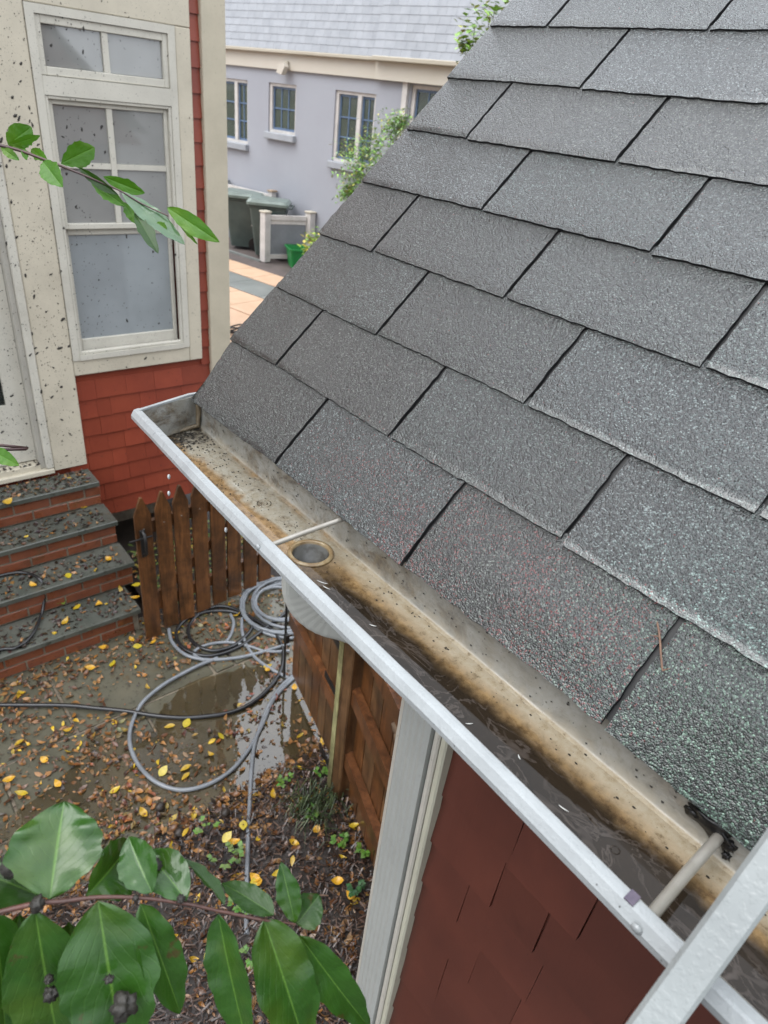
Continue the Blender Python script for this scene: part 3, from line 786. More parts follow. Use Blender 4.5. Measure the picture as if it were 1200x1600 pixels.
# ================================================================== GUTTER
gutter = thing('rain_gutter', 'open white aluminium gutter along the roof edge, stained with silt inside', 'gutter', (1.3, -.03, EZ - .08))
GX0, GX1 = -.004, 2.6
FZ = EZ - .066
OC = Vector((.449, -.034, FZ)); OR = .0265
def gsag(x): return .0012 * noise.noise(Vector((x * 4, 0, 0)))
def gbow(x):
    K = [(-.1, .018), (0, .017), (.3, .006), (.55, -.001), (.8, -.004), (1.06, -.011), (1.5, -.012), (9, -.012)]
    for (a, p), (b, q) in zip(K, K[1:]):
        if x <= b: return p + (q - p) * (x - a) / (b - a)
    return -.012
def gfit(mb, bow=True):
    out = []
    for x, y, z in mb.v:
        k = max(0, min(1, 1 - (x / .16))); fr = max(0, min(1.05, -y / .12))
        yn = y + (gbow(x) * fr if bow else 0)
        if y < .0: x = x + .028 * k * fr
        out.append((x, yn, z))
    mb.v = out; return mb
# inside skin: back wall, cove, floor with a round hole
prof_back = [(.0195, .060), (.0185, .02), (.0175, .008), (.0155, .0025), (.010, 0.0)]
def inside():
    mb = MB(); nx = 130
    def pb(u, v):
        x = GX0 + (GX1 - GX0) * u; k = v * (len(prof_back) - 1); i = min(int(k), len(prof_back) - 2); t = k - i
        a, b = prof_back[i], prof_back[i + 1]
        return (x, a[0] + (b[0] - a[0]) * t, FZ + a[1] + (b[1] - a[1]) * t)
    mb.grid(pb, nx, (len(prof_back) - 1) * 2)
    ya, yb = .010, -.071
    def fl(xa, xc, n):
        def q(u, v):
            x = xa + (xc - xa) * u; return (x, ya + (yb - ya) * v, FZ)
        mb.grid(q, n, 8)
    hx0, hx1 = OC.x - .036, OC.x + .036
    fl(GX0, hx0, 30); fl(hx1, GX1, 100)
    N = 48; inn = []; out = []
    for k in range(N):
        a = 2 * pi * k / N; c, s_ = cos(a), sin(a)
        inn.append((OC.x + c * .0275, OC.y + s_ * .0275, FZ))
        tx = ((hx1 - OC.x) if c > 0 else (hx0 - OC.x)) / c if abs(c) > 1e-6 else 1e9
        ty = ((ya - OC.y) if s_ > 0 else (yb - OC.y)) / s_ if abs(s_) > 1e-6 else 1e9
        t = min(tx, ty); out.append((OC.x + c * t, OC.y + s_ * t, FZ))
    for cx, cy in ((hx0, ya), (hx1, ya), (hx1, yb), (hx0, yb)):
        j = min(range(N), key=lambda k: (out[k][0] - cx) ** 2 + (out[k][1] - cy) ** 2); out[j] = (cx, cy, FZ)
    mb.add(inn + out, [(k, (k + 1) % N, N + (k + 1) % N, N + k) for k in range(N)], 0, None, True)
    # inner face of the front
    pf = [(-.071, 0), (-.078, .010), (-.098, .025), (-.113, .042), (-.1185, .062), (-.1185, .066)]
    def pfn(u, v):
        k = v * (len(pf) - 1); i = min(int(k), len(pf) - 2); t = k - i; a, b = pf[i], pf[i + 1]
        return (GX0 + (GX1 - GX0) * u, a[0] + (b[0] - a[0]) * t, FZ + a[1] + (b[1] - a[1]) * t)
    mb.grid(pfn, 60, 5)
    return mb
obj('trough', gfit(inside()), M['gut_in'], gutter, fixn=False)
# outer ogee face and rolled lip
def outer():
    mb = MB()
    pf = [(-.064, -.0035), (-.070, -.0035), (-.080, .004), (-.092, .012), (-.108, .022), (-.118, .034), (-.122, .046), (-.1325, .052)]
    mb.grid(lambda u, v: (GX0 + (GX1 - GX0) * u, (lambda k: pf[min(int(k), 6)][0] + (pf[min(int(k), 6) + 1][0] - pf[min(int(k), 6)][0]) * (k - min(int(k), 6)))(v * 7),
                          FZ + (lambda k: pf[min(int(k), 6)][1] + (pf[min(int(k), 6) + 1][1] - pf[min(int(k), 6)][1]) * (k - min(int(k), 6)))(v * 7)), 60, 14)
    return mb
obj('front_panel', gfit(outer()), M['metal'], gutter, fixn=False)
def lip():
    mb = MB()
    pf = [(-.1165, .058), (-.1168, .0665), (-.1182, .0678), (-.1215, .0681), (-.1262, .0680), (-.1290, .0672), (-.1330, .0615), (-.1345, .0595), (-.1345, .0530), (-.1335, .0515), (-.1250, .0512)]
    n = len(pf) - 1
    def q(u, v):
        x = GX0 - .004 + (GX1 - GX0 + .004) * u; k = v * n; i = min(int(k), n - 1); t = k - i; a, b = pf[i], pf[i + 1]
        dn = .00035 * noise.noise(Vector((x * 14, 1, 7)))
        return (x, a[0] + (b[0] - a[0]) * t + gbow(x) + dn, FZ + a[1] + (b[1] - a[1]) * t + gsag(x))
    mb.grid(q, 160, n, 0, False)
    e = [q(0, k / n) for k in range(n + 1)]; mb.add(e, [tuple(range(len(e)))])
    return mb
obj('front_lip', gfit(lip(), False), M['metal'], gutter, fixn=False)
# end cap: plate with a folded rim
capp = [(.0200, .064), (.0200, -.004), (.0, -.004), (-.070, -.004), (-.080, .004), (-.108, .022), (-.118, .034), (-.122, .046), (-.131, .052), (-.131, .066), (0, .0655)]
cap = MB().prism([(a, FZ + b) for a, b in capp], 0, GX0 - .0025, GX0)
obj('end_cap', gfit(cap), M['metal'], gutter)
obj('end_cap_rim', gfit(MB().box((GX0 - .0040, -.122, FZ + .0655), (GX0 + .0025, .0, FZ + .0690)).box((GX0 - .0040, .0, FZ + .0655), (GX0 + .0025, .0215, FZ + .0690))), M['metal'], gutter)
obj('end_cap_lining', gfit(MB().prism([(a, FZ + b) for a, b in capp], 0, GX0 + .0003, GX0 + .0012)), M['gut_in'], gutter)
# seam sealant blob in the back corner
sb = MB().tube([(GX0 + .004, .014, FZ + .060), (GX0 + .005, .0145, FZ + .035), (GX0 + .005, .012, FZ + .006), (GX0 + .005, -.03, FZ + .002)], [.004, .0055, .005, .003], 8)
obj('sealant_bead', sb, simple('tan_sealant', (.34, .27, .17), (.2, .15, .09), .5, 60, .6, 90), gutter)
# outlet
N = 40
def ringpts(r_, z): return [(OC.x + r_ * cos(2 * pi * k / N), OC.y + r_ * sin(2 * pi * k / N), z) for k in range(N)]
mb = MB(); lv = [(.0228, -.09), (.0228, -.024), (.0262, -.023), (.0265, .003), (.0280, .0042), (.0325, .0034), (.0335, .0005)]
vs = []; 
for r_, dz in lv: vs += ringpts(r_, FZ + dz)
mb.add(vs, [(i * N + k, i * N + (k + 1) % N, (i + 1) * N + (k + 1) % N, (i + 1) * N + k) for i in range(len(lv) - 1) for k in range(N)], 0, None, True)
om = NT('silted_outlet_metal_inner_shade'); ox, oy, oz = om.xyz()
om = om.done(om.pr(om.mix(om.mr(oz, FZ - .002, FZ + .001), om.mix(om.mr(om.noise(50, 4), .4, .65), (.17, .17, .16), (.05, .042, .03)), om.mix(om.mr(om.noise(70, 4), .35, .6), (.44, .34, .19), (.25, .16, .07))), .3, None, .5))  # below the rim the stained metal is darkened, inner shade put into its colour
obj('outlet_collar', mb, om, gutter, fixn=False)
mb = MB(); mb.add(ringpts(.0226, FZ - .080), [tuple(range(N))]); obj('outlet_bottom', mb, simple('dark_pipe_disc', (.05, .045, .035), (.09, .08, .06), .1), gutter)  # plain dark disc closing off the outlet pipe
# hangers: tube ferrules with nail heads
def hanger(x, rad, zb, parent):
    mb = MB().tube([(x + .003, -.117 + gbow(x), EZ - .0085), (x, -.06, EZ - .0085 + (zb + .0085) / 2), (x - .002, .0175, EZ + zb)], rad, 14)
    h = obj('hanger_tube', mb, M['spike'], parent)
    y0 = -.1342 + gbow(x); hd = MB()
    ax = Vector((0, -1, -.25)).normalized()
    c = Vector((x + .002, y0, FZ + .0605)); pts_ = []
    for rr, o_ in ((.0045, .0), (.0044, .0012), (.0030, .0022), (.0003, .0026)):
        pass
    hd.tube([c - ax * .001, c + ax * .0008, c + ax * .0018, c + ax * .0024], [.0045, .0045, .0036, .0012], 14)
    obj('nail_head', hd, M['metal'], parent)
hanger(.470, .0036, -.0085, gutter); hanger(1.036, .0050, -.040, gutter); hanger(1.72, .006, -.015, gutter)
# tar blob and marker smudge
def blob(c, rx, ry, rz, seed, n=10, lump=.5):
    bm = bmesh.new(); bmesh.ops.create_icosphere(bm, subdivisions=3, radius=1)
    mb = MB()
    for v in bm.verts:
        k = 1 + lump * noise.noise(v.co * 2.3 + Vector((seed, 0, 0))) + lump * .5 * noise.noise(v.co * 6 + Vector((seed, 3, 0)))
        mb.v.append((c[0] + v.co.x * rx * k, c[1] + v.co.y * ry * k, c[2] + v.co.z * rz * k))
    for q in bm.faces: mb.f.append(tuple(v.index for v in q.verts)); mb.mi.append(0); mb.smooth.append(True); mb.col.append(None)
    bm.free(); return mb
mbt = blob((1.022, .0140, EZ - .034), .020, .004, .009, 2, lump=.7)
for c, s_ in (((1.012, .0170, EZ - .034), .007), ((1.043, .0165, EZ - .044), .006), ((1.046, .0170, EZ - .056), .0035), ((1.004, .0170, EZ - .040), .005), ((1.022, .0165, EZ - .026), .008)):
    b2 = blob(c, s_, .0035, s_ * 1.1, c[0] * 90, lump=.8); mbt.add(b2.v, b2.f, 0, None, True)
obj('tar_patch', mbt, M['tarblob'], gutter)
mk = MB().box((1.020, -.1285 + gbow(1.02), FZ + .0683), (1.028, -.1175 + gbow(1.02), FZ + .0694)); obj('marker_smudge', mk, M['mark'], gutter)
# corrugated elbow under the outlet, running to the downspout at the corner
def rrect(w, h, n=4, rad=.012):
    out = []
    for cx, cy, a0 in ((w - rad, h - rad, 0), (-w + rad, h - rad, pi / 2), (-w + rad, -h + rad, pi), (w - rad, -h + rad, 1.5 * pi)):
        for k in range(n + 1):
            a = a0 + pi / 2 * k / n; out.append((cx + rad * cos(a), cy + rad * sin(a)))
    return out
def duct(path, side, w, h, ripple=None):
    """path of points; side = constant sideways direction"""
    mb = MB(); pr_ = rrect(w, h); vs = []; P = [Vector(p) for p in path]; n = len(pr_)
    for i, p in enumerate(P):
        t = (P[min(i + 1, len(P) - 1)] - P[max(i - 1, 0)]).normalized(); sv = (side - t * side.dot(t)).normalized(); up = sv.cross(t)
        k = 1 - (ripple * (i % 2) if ripple and 3 < i < len(P) - 3 else 0)
        for a, b in pr_: vs.append(p + sv * a * k + up * b * k)
    m = len(P)
    mb.add(vs, [(i * n + k, i * n + (k + 1) % n, (i + 1) * n + (k + 1) % n, (i + 1) * n + k) for i in range(m - 1) for k in range(n)], 0, None, False)
    mb.add(vs[-n:], [tuple(range(n))])
    return mb
pth = [(OC.x - .002, OC.y - .003, FZ - .004), (OC.x - .002, OC.y - .003, FZ - .03)]
hd2 = Vector((.62, .78, 0)).normalized()
b0_ = Vector((OC.x - .002, OC.y - .003, FZ - .035))
for k in range(17):
    a = k / 16 * radians(78); R_ = .052
    pth.append(b0_ + hd2 * (R_ * (1 - cos(a))) + Vector((0, 0, -R_ * sin(a) - .008 * k / 16)))
pe = Vector(pth[-1]); pth += [pe + hd2 * .02 + Vector((0, 0, -.005)), pe + hd2 * .04 + Vector((0, 0, -.012))]
tgt = Vector((.5855, .10, EZ - .19))
for k in range(1, 9):
    u = k / 8; q1 = pe + hd2 * .04 + Vector((0, 0, -.012)); pth.append(q1.lerp(tgt, u) + Vector((0, 0, .02 * sin(pi * u))))
elb = duct(pth, Vector((.78, -.62, 0)), .038, .034, .008)
obj('downspout_elbow', elb, M['elbow'], gutter)
dsx0, dsx1 = .552, .619
mb = MB()
w = (dsx1 - dsx0); pr_ = []
pl = [(dsx0, YB - .0005), (dsx0, .0995)]
k = 9
for i in range(k + 1):
    xx = dsx0 + .004 + (w - .008) * i / k; pl.append((xx, .0965 + (.0016 if i % 2 else 0)))
pl += [(dsx1, .0995), (dsx1, YB - .0005)]
mb.prism(pl, 2, .05, EZ - .145)
obj('downspout', mb, M['postwhite'], gutter)
BX('downspout_strap', (dsx0 - .003, .094, .74), (dsx1 + .002, .0963, .775), M['postwhite'], gutter)

# water standing in the gutter
def wz(x, y): return FZ + .0022
mb = MB(); mb.add([(GX0 + .002, .0142, FZ + .0022), (GX1, .0142, FZ + .0022), (GX1, -.0725, FZ + .0022), (GX0 + .002, -.0725, FZ + .0022)], [(0, 1, 2, 3)])
# cut the outlet out of the sheet
mb = MB()
for xa, xc in ((GX0 + .002, OC.x - .05), (OC.x + .05, GX1)):
    for k in range(40):
        p_, q_ = xa + (xc - xa) * k / 40, xa + (xc - xa) * (k + 1) / 40
        ya_, yb_ = [-.0728 + gbow(t) * .6 - (.001 if t > .5 else 0) for t in (p_, q_)]
        mb.add([(p_, .0142, FZ + .0022), (q_, .0142, FZ + .0022), (q_, yb_, FZ + .0022), (p_ + (.012 if k == 0 and xa < .1 else 0), ya_, FZ + .0022)], [(3, 2, 1, 0)])
inn = [(OC.x + .0318 * cos(2 * pi * k / 48), OC.y + .0318 * sin(2 * pi * k / 48), FZ + .0022) for k in range(48)]; outp = []
for kk in range(48):
    a = 2 * pi * kk / 48; c, s_ = cos(a), sin(a)
    tx = .05 / abs(c) if abs(c) > 1e-6 else 1e9; ty = ((.0142 - OC.y) if s_ > 0 else (.0725 + OC.y)) / abs(s_) if abs(s_) > 1e-6 else 1e9
    t = min(tx, ty); outp.append((OC.x + c * t, OC.y + s_ * t, FZ + .0022))
for cx, cy in ((OC.x - .05, .0142), (OC.x + .05, .0142), (OC.x + .05, -.0725), (OC.x - .05, -.0725)):
    j = min(range(48), key=lambda k: (outp[k][0] - cx) ** 2 + (outp[k][1] - cy) ** 2); outp[j] = (cx, cy, FZ + .0022)
mb.add(inn + outp, [(k, 48 + k, 48 + (k + 1) % 48, (k + 1) % 48) for k in range(48)])
gw = obj('gutter_water', mb, M['gut_water'], fixn=False); gw['kind'] = 'stuff'
tag(gw, 'dark brown rainwater lying in the bottom of the white gutter', 'water')
# ripple rings
for (rx_, ry_, rr, wl) in ((.30, -.022, .011, 'outer raindrop ring above the outlet'), (.30, -.022, .005, 'inner raindrop ring above the outlet'), (.62, -.05, .006, 'small raindrop ring on the dark water below the outlet'), (.98, -.058, .004, 'tiny raindrop ring near the lower hanger tube')):
    mb = MB(); pts_ = [(rx_ + rr * cos(2 * pi * k / 28), ry_ + rr * sin(2 * pi * k / 28), FZ + .0022) for k in range(29)]
    mb.tube(pts_, .0006, 6, caps=False)
    rp = obj('ripple', mb, M['gut_water']); tag(rp, wl, 'ripple', 'raindrop ripples in the gutter')
# floating slivers: pale scraps on the water by the outlet and along the lip
rs = random.Random(5)
def sliver(L, wd, th=.0006):
    n = 8; vs = []
    for i in range(n + 1):
        t = i / n; w_ = wd * sin(pi * t) ** .7 + .0001; yy = .25 * L * (t - .5) ** 2
        vs += [(L * (t - .5), yy - w_, th), (L * (t - .5), yy + w_, th)]
    return MB().add(vs, [(2 * i, 2 * i + 2, 2 * i + 3, 2 * i + 1) for i in range(n)])
spots = [(.515, -.060, .022, .5), (.527, -.062, .016, .3), (.62, -.056, .012, .6), (.80, -.066, .011, 1.0), (.86, -.054, .008, -.5), (.925, -.064, .014, .2)]
FL_ = ['longer white foam scrap just below the outlet collar', 'shorter white foam scrap just below the outlet collar', 'white foam scrap on dark water second from the outlet', 'white foam scrap against the lip in the middle of the gutter', 'tiny white foam scrap in the middle of the dark water', 'white foam scrap nearest the lower hanger tube']
for (x_, y_, L_, a_), fl_ in zip(spots, FL_):
    mb = sliver(L_ * .8, .0006); c_, s_ = cos(a_), sin(a_)
    mb.v = [(x_ + a * c_ - b * s_, y_ + a * s_ + b * c_, FZ + .0023 + c) for a, b, c in mb.v]
    o = obj('foam_scrap', mb, M['curtainw'], fixn=False); tag(o, fl_, 'foam scrap', 'white foam scraps on the gutter water')
# silt lumps on the gutter floor at the far end
mb = MB()
for _ in range(420):
    x_ = abs(rs.gauss(0, .09)) + .004 if rs.random() < .45 else rs.uniform(0, 1.3); y_ = rs.uniform(-.06, .012); s_ = rs.uniform(.0006, .0022) * (1.2 if x_ < .08 else .7)
    if (x_ - OC.x) ** 2 + (y_ - OC.y) ** 2 < .036 ** 2: continue
    if x_ > .5 and y_ < -.02 and rs.random() < .85: continue
    v = [(x_ + s_ * 1.5 * cos(a), y_ + s_ * sin(a), FZ + .0005) for a in (0, 1.3, 2.6, 3.9, 5.2)] + [(x_, y_, FZ + .0005 + s_)]
    mb.add(v, [(i, (i + 1) % 5, 5) for i in range(5)])
for _ in range(160):
    x_ = rs.uniform(0, 1.25); zz = FZ + rs.uniform(.004, .055); s_ = rs.uniform(.0005, .0013)
    v = [(x_ + s_ * 1.6 * cos(a), .0172, zz + s_ * sin(a)) for a in (0, 1.3, 2.6, 3.9, 5.2)] + [(x_, .0168 - s_, zz)]
    mb.add(v, [(i, (i + 1) % 5, 5) for i in range(5)])
o = obj('silt_grains', mb, M['mud'], kind='stuff', fixn=False); tag(o, 'dark grains of roof grit and silt scattered along the gutter bottom', 'silt')
# dark wisps of debris in the far corner
mb = MB()
for _ in range(26):
    x_ = rs.uniform(.006, .06); y_ = rs.uniform(-.07, .012); a = rs.gauss(1.55, .5); L_ = rs.uniform(.006, .022)
    p = [Vector((x_ + L_ * t * cos(a) + rs.gauss(0, .0008), y_ + L_ * t * sin(a), FZ + .002 + rs.uniform(0, .001))) for t in (-.5, -.2, .1, .5)]
    p = [Vector((max(.002, q.x), min(.013, max(-.066, q.y)), q.z)) for q in p]
    mb.tube(p, [.0003, .0007, .0006, .0002], 5)
o = obj('needle_debris', mb, M['mud'], kind='stuff'); tag(o, 'dark wet needles and rot gathered against the gutter end cap', 'debris')
# twig lying on the shingles
mb = MB(); a = rf(.905, .103, .010) ; b = rf(.915, .074, .0105)
pa = [rf(.893, .109, .0115), rf(.903, .098, .010), rf(.914, .084, .0105), rf(.9235, .072, .0095)]
mb.tube(smoothpath(pa, 4), [.0006] + [.0011] * 11 + [.0005], 6); mb.tube([pa[1], rf(.896, .094, .013)], [.0008, .0003], 5); mb.tube([pa[3], rf(.928, .078, .010)], [.0009, .0003], 5)
o = obj('twig', mb, simple('tan_twig', (.26, .14, .08), (.16, .08, .05), .5, 60)); tag(o, 'short brown twig lying on the shingles beside a dark slot', 'twig')
# falling drops
for (px_, py_, dd, wl) in ((264, 745, 1.25, 'upper of two drops falling in front of the red siding'), (264, 771, 1.25, 'lower of two drops falling in front of the red siding'), (353, 828, 1.15, 'drop falling in front of the picket gate')):
    c = at(px_, py_, dd); mb = blob(c, .0028, .0028, .0052, 3, lump=.12)
    o = obj('water_drop', mb, M['drop']); tag(o, wl, 'water drop', 'falling water drops')

# ================================================================== LADDER
lad = thing('ladder', 'grey aluminium ladder leaning on the gutter, one rail crossing the corner', 'ladder', (1.25, -1.1, 0))
LA = radians(50)
lb = Vector((1.071, -.140, EZ + .004)); ld = Vector((0, cos(LA), sin(LA))); ln = Vector((0, -sin(LA), cos(LA)))
tb = -(lb.z - .01) / ld.z; ttop = .75
def lpt(x, t, h): return Vector((x, 0, 0)) + Vector((0, lb.y, lb.z)) + ld * t + ln * h
def rail(x0, x1, flip):
    mb = MB()
    # C channel: front flange, web, rear flange (web on the outer side)
    pf = [(x0 + .002, .066), (x0, .064), (x0, .0605), (x0 + .003, .0595), (x1 - .0025, .0600), (x1 - .0025, .005), (x0 + .002, .005), (x0, .003), (x0, .001), (x0 + .002, 0), (x1 - .003, 0), (x1, .003), (x1, .063), (x1 - .003, .066)]
    if flip: pf = [(x0 + x1 - a, b) for a, b in pf]
    n = len(pf); vs = [lpt(a, tb, b) for a, b in pf] + [lpt(a, ttop, b) for a, b in pf]
    mb.add(vs, [(k, (k + 1) % n, n + (k + 1) % n, n + k) for k in range(n)])
    mb.add(vs[:n], [tuple(range(n))]); mb.add(vs[n:], [tuple(range(n))])
    return mb
obj('rail', rail(1.0690, 1.0925, True), M['aluladder'], lad); obj('rail', rail(1.46, 1.50, False), M['aluladder'], lad)
t = -.062 - .305 * 9
while t < ttop - .05:
    if t > tb + .1: obj('rung', MB().tube([lpt(1.0740, t, .033), lpt(1.4865, t, .033)], .0155, 12), M['spike'], lad); t += .305 if t > tb + .1 else .305
for x_ in (1.071, 1.48): obj('foot', MB().box((x_ - .025, -.05, -.045), (x_ + .025, .05, .03), xf=lambda v: v + lpt(0, tb, .033) ), M['black'], lad)

# ================================================================== PICKET GATE by the steps
bases = [(-2.054, .62), (-2.068, .742), (-2.083, .853), (-2.100, .974), (-2.115, 1.096), (-2.130, 1.212), (-2.150, 1.340), (-2.170, 1.463)]
pg = thing('picket_gate', 'low gate of pointed brown pickets beside the stone steps, black latch on it', 'gate', (-2.11, 1.04, 0))
for i, (x_, y_) in enumerate(bases):
    w = .046; h = 1.00 + rs.uniform(-.008, .008) ; z0 = .025 + rs.uniform(0, .01)
    if i == 0: z0 = .012
    pk = [(y_ - w, z0), (y_ + w, z0), (y_ + w, h - .11), (y_ + .006, h), (y_ - .006, h), (y_ - w, h - .11)]
    sx = .15 * 0
    mb = MB().prism(pk, 0, x_ - .009, x_ + .009)
    p_ = obj('picket', mb, M['wood'], pg)
    obj('screw_head', MB().tube([(x_ + .0092, y_, .80), (x_ + .0105, y_, .80)], .004, 8), M['spike'], p_)
def bar(name, p, q, w, h, mat, par, **k):
    """straight board from p to q: w sideways (horizontal), h tall"""
    p = Vector(p); q = Vector(q); t = (q - p).normalized(); s_ = Vector((-t.y, t.x, 0)).normalized(); u = t.cross(s_) * -1
    mb = MB(); vs = []
    for e in (p, q):
        for a, b in ((-1, -1), (1, -1), (1, 1), (-1, 1)): vs.append(e + s_ * a * w / 2 + Vector((0, 0, 1)) * b * h / 2)
    mb.add(vs, [(0, 1, 2, 3), (7, 6, 5, 4), (0, 4, 5, 1), (1, 5, 6, 2), (2, 6, 7, 3), (3, 7, 4, 0)])
    return obj(name, mb, mat, par, **k)
bar('rail', (-2.078, .60, .78), (-2.20, 1.50, .78), .030, .075, M['wood'], pg)
bar('rail', (-2.078, .60, .22), (-2.20, 1.50, .22), .030, .075, M['wood'], pg)
bar('brace', (-2.080, .66, .27), (-2.192, 1.44, .73), .022, .07, M['wood'], pg)
la = obj('latch', MB().box((-2.043, .592, .62), (-2.036, .622, .80), bev=.002).tube([(-2.034, .607, .79), (-2.01, .607, .785), (-2.000, .607, .74), (-2.003, .607, .66), (-2.034, .607, .64)], .009, 8), M['blackiron'], pg)
obj('keeper', MB().tube([(-2.038, .66, .745), (-2.038, .53, .745)], .005, 6), M['blackiron'], pg)

# ================================================================== OPEN GATE LEAF and FENCE under the gutter
post = (-.525, .925)
gl_ = thing('board_gate', 'open brown board gate hung on black hinges from the fence post', 'gate', (-.9, 1.03, 0))
A = Vector((-.585, .945, 0)); B = Vector((-1.27, 1.115, 0)); dirv = (B - A).normalized(); nrm = Vector((dirv.y, -dirv.x, 0))
if nrm.y > 0: nrm = -nrm
L = (B - A).length; nb = 7
for i in range(nb):
    a0 = A + dirv * (L * i / nb + .003); a1 = A + dirv * (L * (i + 1) / nb - .003); top = 1.14 + rs.uniform(-.01, .01)
    mb = MB(); vs = [a0 + Vector((0, 0, .075)), a1 + Vector((0, 0, .075)), a1 - nrm * .018 + Vector((0, 0, .075)), a0 - nrm * .018 + Vector((0, 0, .075))]
    vs += [v + Vector((0, 0, top - .075)) for v in vs]
    mb.add(vs, [(0, 1, 2, 3), (7, 6, 5, 4), (0, 4, 5, 1), (1, 5, 6, 2), (2, 6, 7, 3), (3, 7, 4, 0)])
    obj('gate_board', mb, M['woodold'] if i % 3 else M['wood'], gl_)
for zz in (.93, .52):
    bar('rail', A + nrm * .020 + dirv * .02 + Vector((0, 0, zz)), B + nrm * .020 - dirv * .02 + Vector((0, 0, zz)), .036, .085, M['railwood'], gl_)
for zz in (.90, .62, .115):
    bar('hinge', A + nrm * .041 - dirv * .035 + Vector((0, 0, zz)), A + nrm * .041 + dirv * .15 + Vector((0, 0, zz)), .006, .035, M['blackiron'], gl_)
    obj('hinge_pin', MB().tube([A + nrm * .045 - dirv * .03 + Vector((0, 0, zz - .035)), A + nrm * .045 - dirv * .03 + Vector((0, 0, zz + .035))], .012, 8), M['blackiron'], gl_)
rodp = B + nrm * .03 + dirv * .05
obj('drop_rod', MB().tube([rodp - dirv * .07 + Vector((0, 0, .60)), rodp + Vector((0, 0, .60)), rodp + Vector((0, 0, .02))], .0075, 8), M['blackiron'], gl_)
obj('rod_bracket', MB().box((-.012, -.012, .30), (.012, .012, .36), xf=lambda v: v + Vector((rodp.x, rodp.y, 0)) - dirv * .02), M['blackiron'], gl_)

fence = thing('board_fence', 'brown board fence with two rails running from the pale edged post to the building', 'fence', (0, .8, 0))
pm = MB().box((post[0] - .045, post[1] - .045, -.04), (post[0] + .045, post[1] + .045, 1.25), bev=.005)
po = obj('post', pm, M['woodold'], fence)
obj('lit_mossy_edge', MB().box((post[0] - .050, post[1] - .0485, -.03), (post[0] - .020, post[1] - .0455, 1.24)), M['woodgreen'], fence)  # pale mossy green strip, with the post's lit edge put into its colour
fd = Vector((.945, -.327, 0)).normalized(); fn = Vector((fd.y, -fd.x, 0)); 
if fn.y > 0: fn = -fn
F0 = Vector((post[0] + .05, post[1] + .01, 0)); FL = 1.10; nb = 9
for i in range(nb):
    w = FL / nb; a0 = F0 + fd * (w * i + .002) - fn * .0; a1 = F0 + fd * (w * (i + 1) - .005)
    top = 1.22 + rs.uniform(-.015, .01)
    mb = MB(); vs = [a0 + Vector((0, 0, .02)), a1 + Vector((0, 0, .02)), a1 - fn * .018 + Vector((0, 0, .02)), a0 - fn * .018 + Vector((0, 0, .02))]
    vs += [v + Vector((0, 0, top)) for v in vs]
    mb.add(vs, [(0, 1, 2, 3), (7, 6, 5, 4), (0, 4, 5, 1), (1, 5, 6, 2), (2, 6, 7, 3), (3, 7, 4, 0)])
    obj('fence_board', mb, M['woodold'] if i % 2 else M['wood'], fence)
for zz in (.30, .72, 1.08):
    bar('rail', F0 + fn * .022 - fd * .0 + Vector((0, 0, zz)), F0 + fn * .022 + fd * FL + Vector((0, 0, zz)), .038, .085, M['railwood'], fence)
sc = blob(F0 + fd * .47 + fn * .01 + Vector((0, 0, 1.0)), .05, .015, .11, 5, lump=.8); obj('splintered_patch', sc, M['scab'], fence)

# ================================================================== HOSES
def G0(px_, py_, z=.014):
    p = hit(px_, py_, 2, z); return p
def hz(pts, sc=4, ox=200, oy=860): return [(ox + a / sc, oy + b / sc) for a, b in pts]
def hose(name, pts, mat, label, rad=.0125, lift=None, ext=None):
    P = []
    for i, (a, b) in enumerate(pts):
        z = rad + .003 + (lift[i] if lift and i < len(lift) else .012 * abs(noise.noise(Vector((i * .37, len(pts), 0)))))
        P.append(G0(a, b, z))
    if ext: P += ext
    o = obj(name, MB().tube(smoothpath(P, 7), rad, 10), mat)
    return tag(o, label, 'hose')
hose('garden_hose', hz([(-1100, 960), (-800, 965), (-400, 968), (-200, 985), (0, 1005), (150, 1030), (330, 1045), (500, 1035), (650, 1010), (780, 950), (880, 860), (950, 760), (970, 660), (950, 570), (900, 500), (830, 455), (740, 402), (640, 357), (560, 350), (470, 380), (400, 440), (375, 500), (395, 560), (450, 605), (540, 627), (650, 600), (740, 530), (780, 460), (740, 415), (650, 382), (540, 378), (430, 402), (350, 440), (302, 510), (320, 585), (390, 635), (480, 658), (580, 648), (680, 610), (760, 560), (880, 470), (960, 410), (1000, 370), (1010, 330)]),
     M['hoseblack'], 'black rubber hose trailing across the patio and coiled before the picket gate', .0115)
hose('pressure_hose', hz([(740, 2400), (745, 2000), (755, 1700), (762, 1560), (770, 1400), (790, 1220), (830, 1090), (880, 970), (940, 870), (1010, 800), (1080, 760)]), M['hosegrey'], 'straight grey hose running from the gate towards the lower leaves', .011)
hose('pressure_hose', hz([(1060, 775), (1000, 830), (940, 890), (890, 965), (840, 1090), (760, 1235), (650, 1370), (500, 1462), (330, 1497), (180, 1450), (80, 1360), (22, 1250), (10, 1150), (40, 1040), (100, 940), (220, 840), (340, 770), (450, 715), (560, 672)]), M['hosegrey'], 'grey hose lying in one wide loop through the puddle', .0108)
hose('pressure_hose', hz([(255, 492), (275, 570), (340, 640), (430, 675), (550, 683), (700, 668), (820, 640), (920, 610), (1010, 585)]), M['hosegrey'], 'short grey hose with its open end by the gate bottom', .0105)
hose('pressure_hose', hz([(480, 690), (418, 655), (430, 618), (520, 584), (640, 575), (760, 600), (870, 632), (1010, 628)]), M['hosegrey'], 'grey hose curved in a small arch over the black coil', .010)
hose('pressure_hose', hz([(640, 400), (660, 450), (645, 520), (610, 575)]), M['hosegrey'], 'short grey arc of hose inside the black coil', .010)
